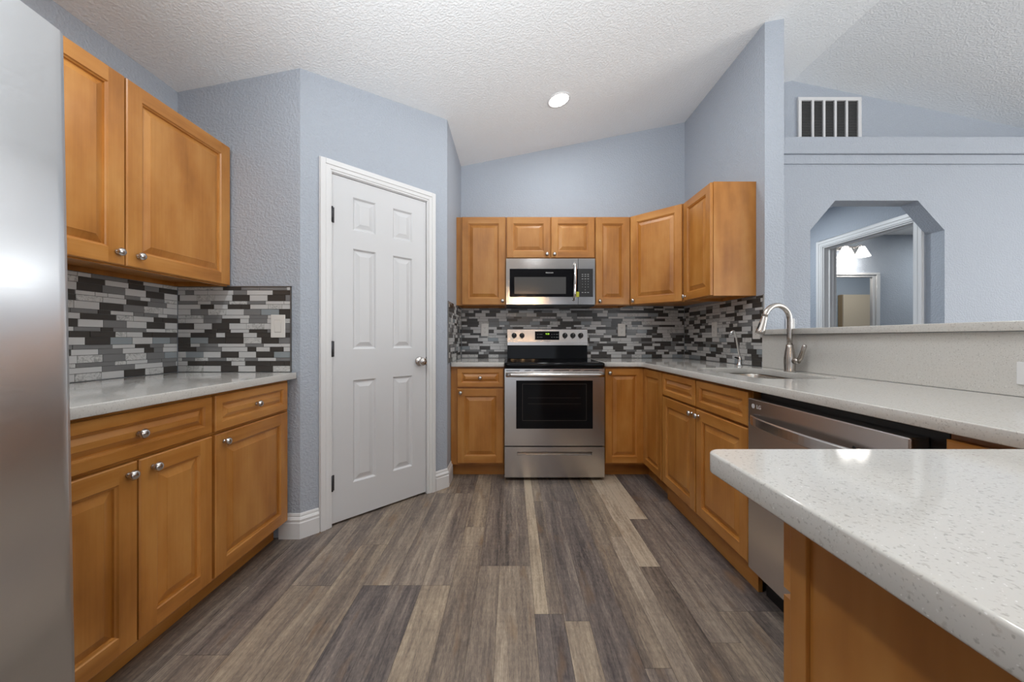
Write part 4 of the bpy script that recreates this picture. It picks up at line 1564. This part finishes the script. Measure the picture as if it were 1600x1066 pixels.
# ------------------------------------------------------------------ bathroom seen through the arch
t = thing('vanity_light', 'lit two shade vanity light on the bathroom wall through the arch', 'wall light', (4.32, 4.688, 2.25))
obj('wall_bar', MB().box(-0.20, 0.20, -0.025, 0, -0.02, 0.035), M_KNOB, t, bevel=0.004)
for sx in (-0.105, 0.105):
    mb = MB().tube([(sx, -0.02, 0.01), (sx, -0.07, 0.03), (sx, -0.105, 0.03), (sx, -0.115, 0.005)], 0.007, 10)
    obj('arm', mb, M_KNOB, t)
    mb = MB().lathe([(0.030, 0.0), (0.085, -0.125), (0.082, -0.125), (0.026, -0.002)], (sx, -0.115, 0.004), 'z', 24, 0, True, False)
    obj('glass_shade', mb, M_SHADE, t)
mb = MB().prism([(-0.05, -0.01), (0.0, -0.10), (0.05, -0.01), (0.03, -0.01), (0.0, -0.07), (-0.03, -0.01)], -0.135, -0.125, 0, 'y')
obj('ornament', mb, M_KNOB, t)
d = bpy.data.lights.new('vanity_glow', 'POINT')
d.energy = 3.2
d.shadow_soft_size = 0.05
d.color = (1.0, 0.96, 0.90)
o = bpy.data.objects.new('vanity_glow', d)
COL.objects.link(o)
o.parent = t
o.location = (-0.02, -0.16, -0.20)

t = thing('wall_mirror', 'white framed mirror below the vanity light through the arch', 'mirror', (4.20, 4.688, 0.95))
mw, mh, fw = 1.06, 0.99, 0.085
mb = MB()
for (a0, a1, b0, b1) in ((-mw / 2, mw / 2, mh - fw * 0.6, mh), (-mw / 2, mw / 2, 0, fw), (-mw / 2, -mw / 2 + fw, fw, mh - fw * 0.6), (mw / 2 - fw, mw / 2, fw, mh - fw * 0.6)):
    mb.box(a0, a1, -0.03, 0, b0, b1)
for (a0, a1, b0, b1) in ((-mw / 2, mw / 2, mh - fw * 0.3, mh), (mw / 2 - fw * 0.5, mw / 2, 0, mh - fw * 0.3), (-mw / 2, -mw / 2 + fw * 0.5, 0, mh - fw * 0.3)):
    mb.box(a0, a1, -0.042, -0.03, b0, b1)
obj('frame', mb, M_WHITE, t, bevel=0.003)
obj('glass', MB().box(-mw / 2 + fw, mw / 2 - fw, -0.012, -0.004, fw, mh - fw * 0.6), M_MIRROR, t)

t = thing('linen_cabinet', 'tall beige bathroom cabinet reflected in the mirror', 'cabinet', (6.05, 3.12, 0))
obj('body', MB().box(-0.36, 0.36, -0.08, 0.0, 0.002, 1.85), M_BEIGED, t)
obj('door', MB().box(-0.358, 0.358, 0.001, 0.02, 0.02, 1.848), M_BEIGE, t)
wallbox('wall_bath_closet', 5.2, XFAR, YA + 0.124, 3.03, 0, 2.44)

# ------------------------------------------------------------------ chandelier in the dining end behind the camera
CHX, CHY, CHZ = 0.24, -1.3, 1.78
t = thing('chandelier', 'warm bulb chandelier in the dining end, out of frame', 'chandelier', (CHX, CHY, CHZ))
obj('stem', MB().tube([(0, 0, 0.0), (0, 0, 0.2), (0, 0, cz(CHX) - CHZ)], 0.008, 10), M_NICKEL, t)
for k in range(5):
    a = 2 * PI * k / 5 + 0.35
    ca, sa = math.cos(a), math.sin(a)
    ar = obj('arm', MB().tube([(0, 0, 0.05), (0.10 * ca, 0.10 * sa, 0.0), (0.20 * ca, 0.20 * sa, -0.01), (0.24 * ca, 0.24 * sa, 0.04)], 0.006, 8), M_NICKEL, t)
    obj('bulb', MB().lathe([(0.012, 0.0), (0.02, 0.03), (0.024, 0.055), (0.016, 0.085), (0.004, 0.11)], (0.24 * ca, 0.24 * sa, 0.045), 'z', 14), M_BULB, ar)

# ------------------------------------------------------------------ unseen uplight added in the living room to brighten the ceilings
t = thing('floor_lamp', 'added torchiere shaped fill light in the living room, out of frame', 'lamp', (4.6, 0.3, 0))
obj('base', MB().lathe([(0.14, 0.001), (0.14, 0.015), (0.02, 0.03)], (0, 0, 0), 'z', 28), M_NICKEL, t)
obj('pole', MB().lathe([(0.012, 0.03), (0.012, 1.70)], (0, 0, 0), 'z', 14), M_NICKEL, t)
obj('bowl_shade', MB().lathe([(0.02, 1.70), (0.10, 1.73), (0.17, 1.80), (0.165, 1.80), (0.095, 1.738), (0.02, 1.71)], (0, 0, 0), 'z', 28, 0, True, False), M_WHITE, t)
d = bpy.data.lights.new('fill_uplight_spot', 'SPOT')
d.energy = 190
d.spot_size = math.radians(165)
d.spot_blend = 1.0
d.shadow_soft_size = 0.12
d.color = (1.0, 0.98, 0.95)
o = bpy.data.objects.new('fill_uplight_spot', d)
COL.objects.link(o)
o.parent = t
o.location = (0, 0, 1.80)
o.rotation_euler = (PI, 0, 0)
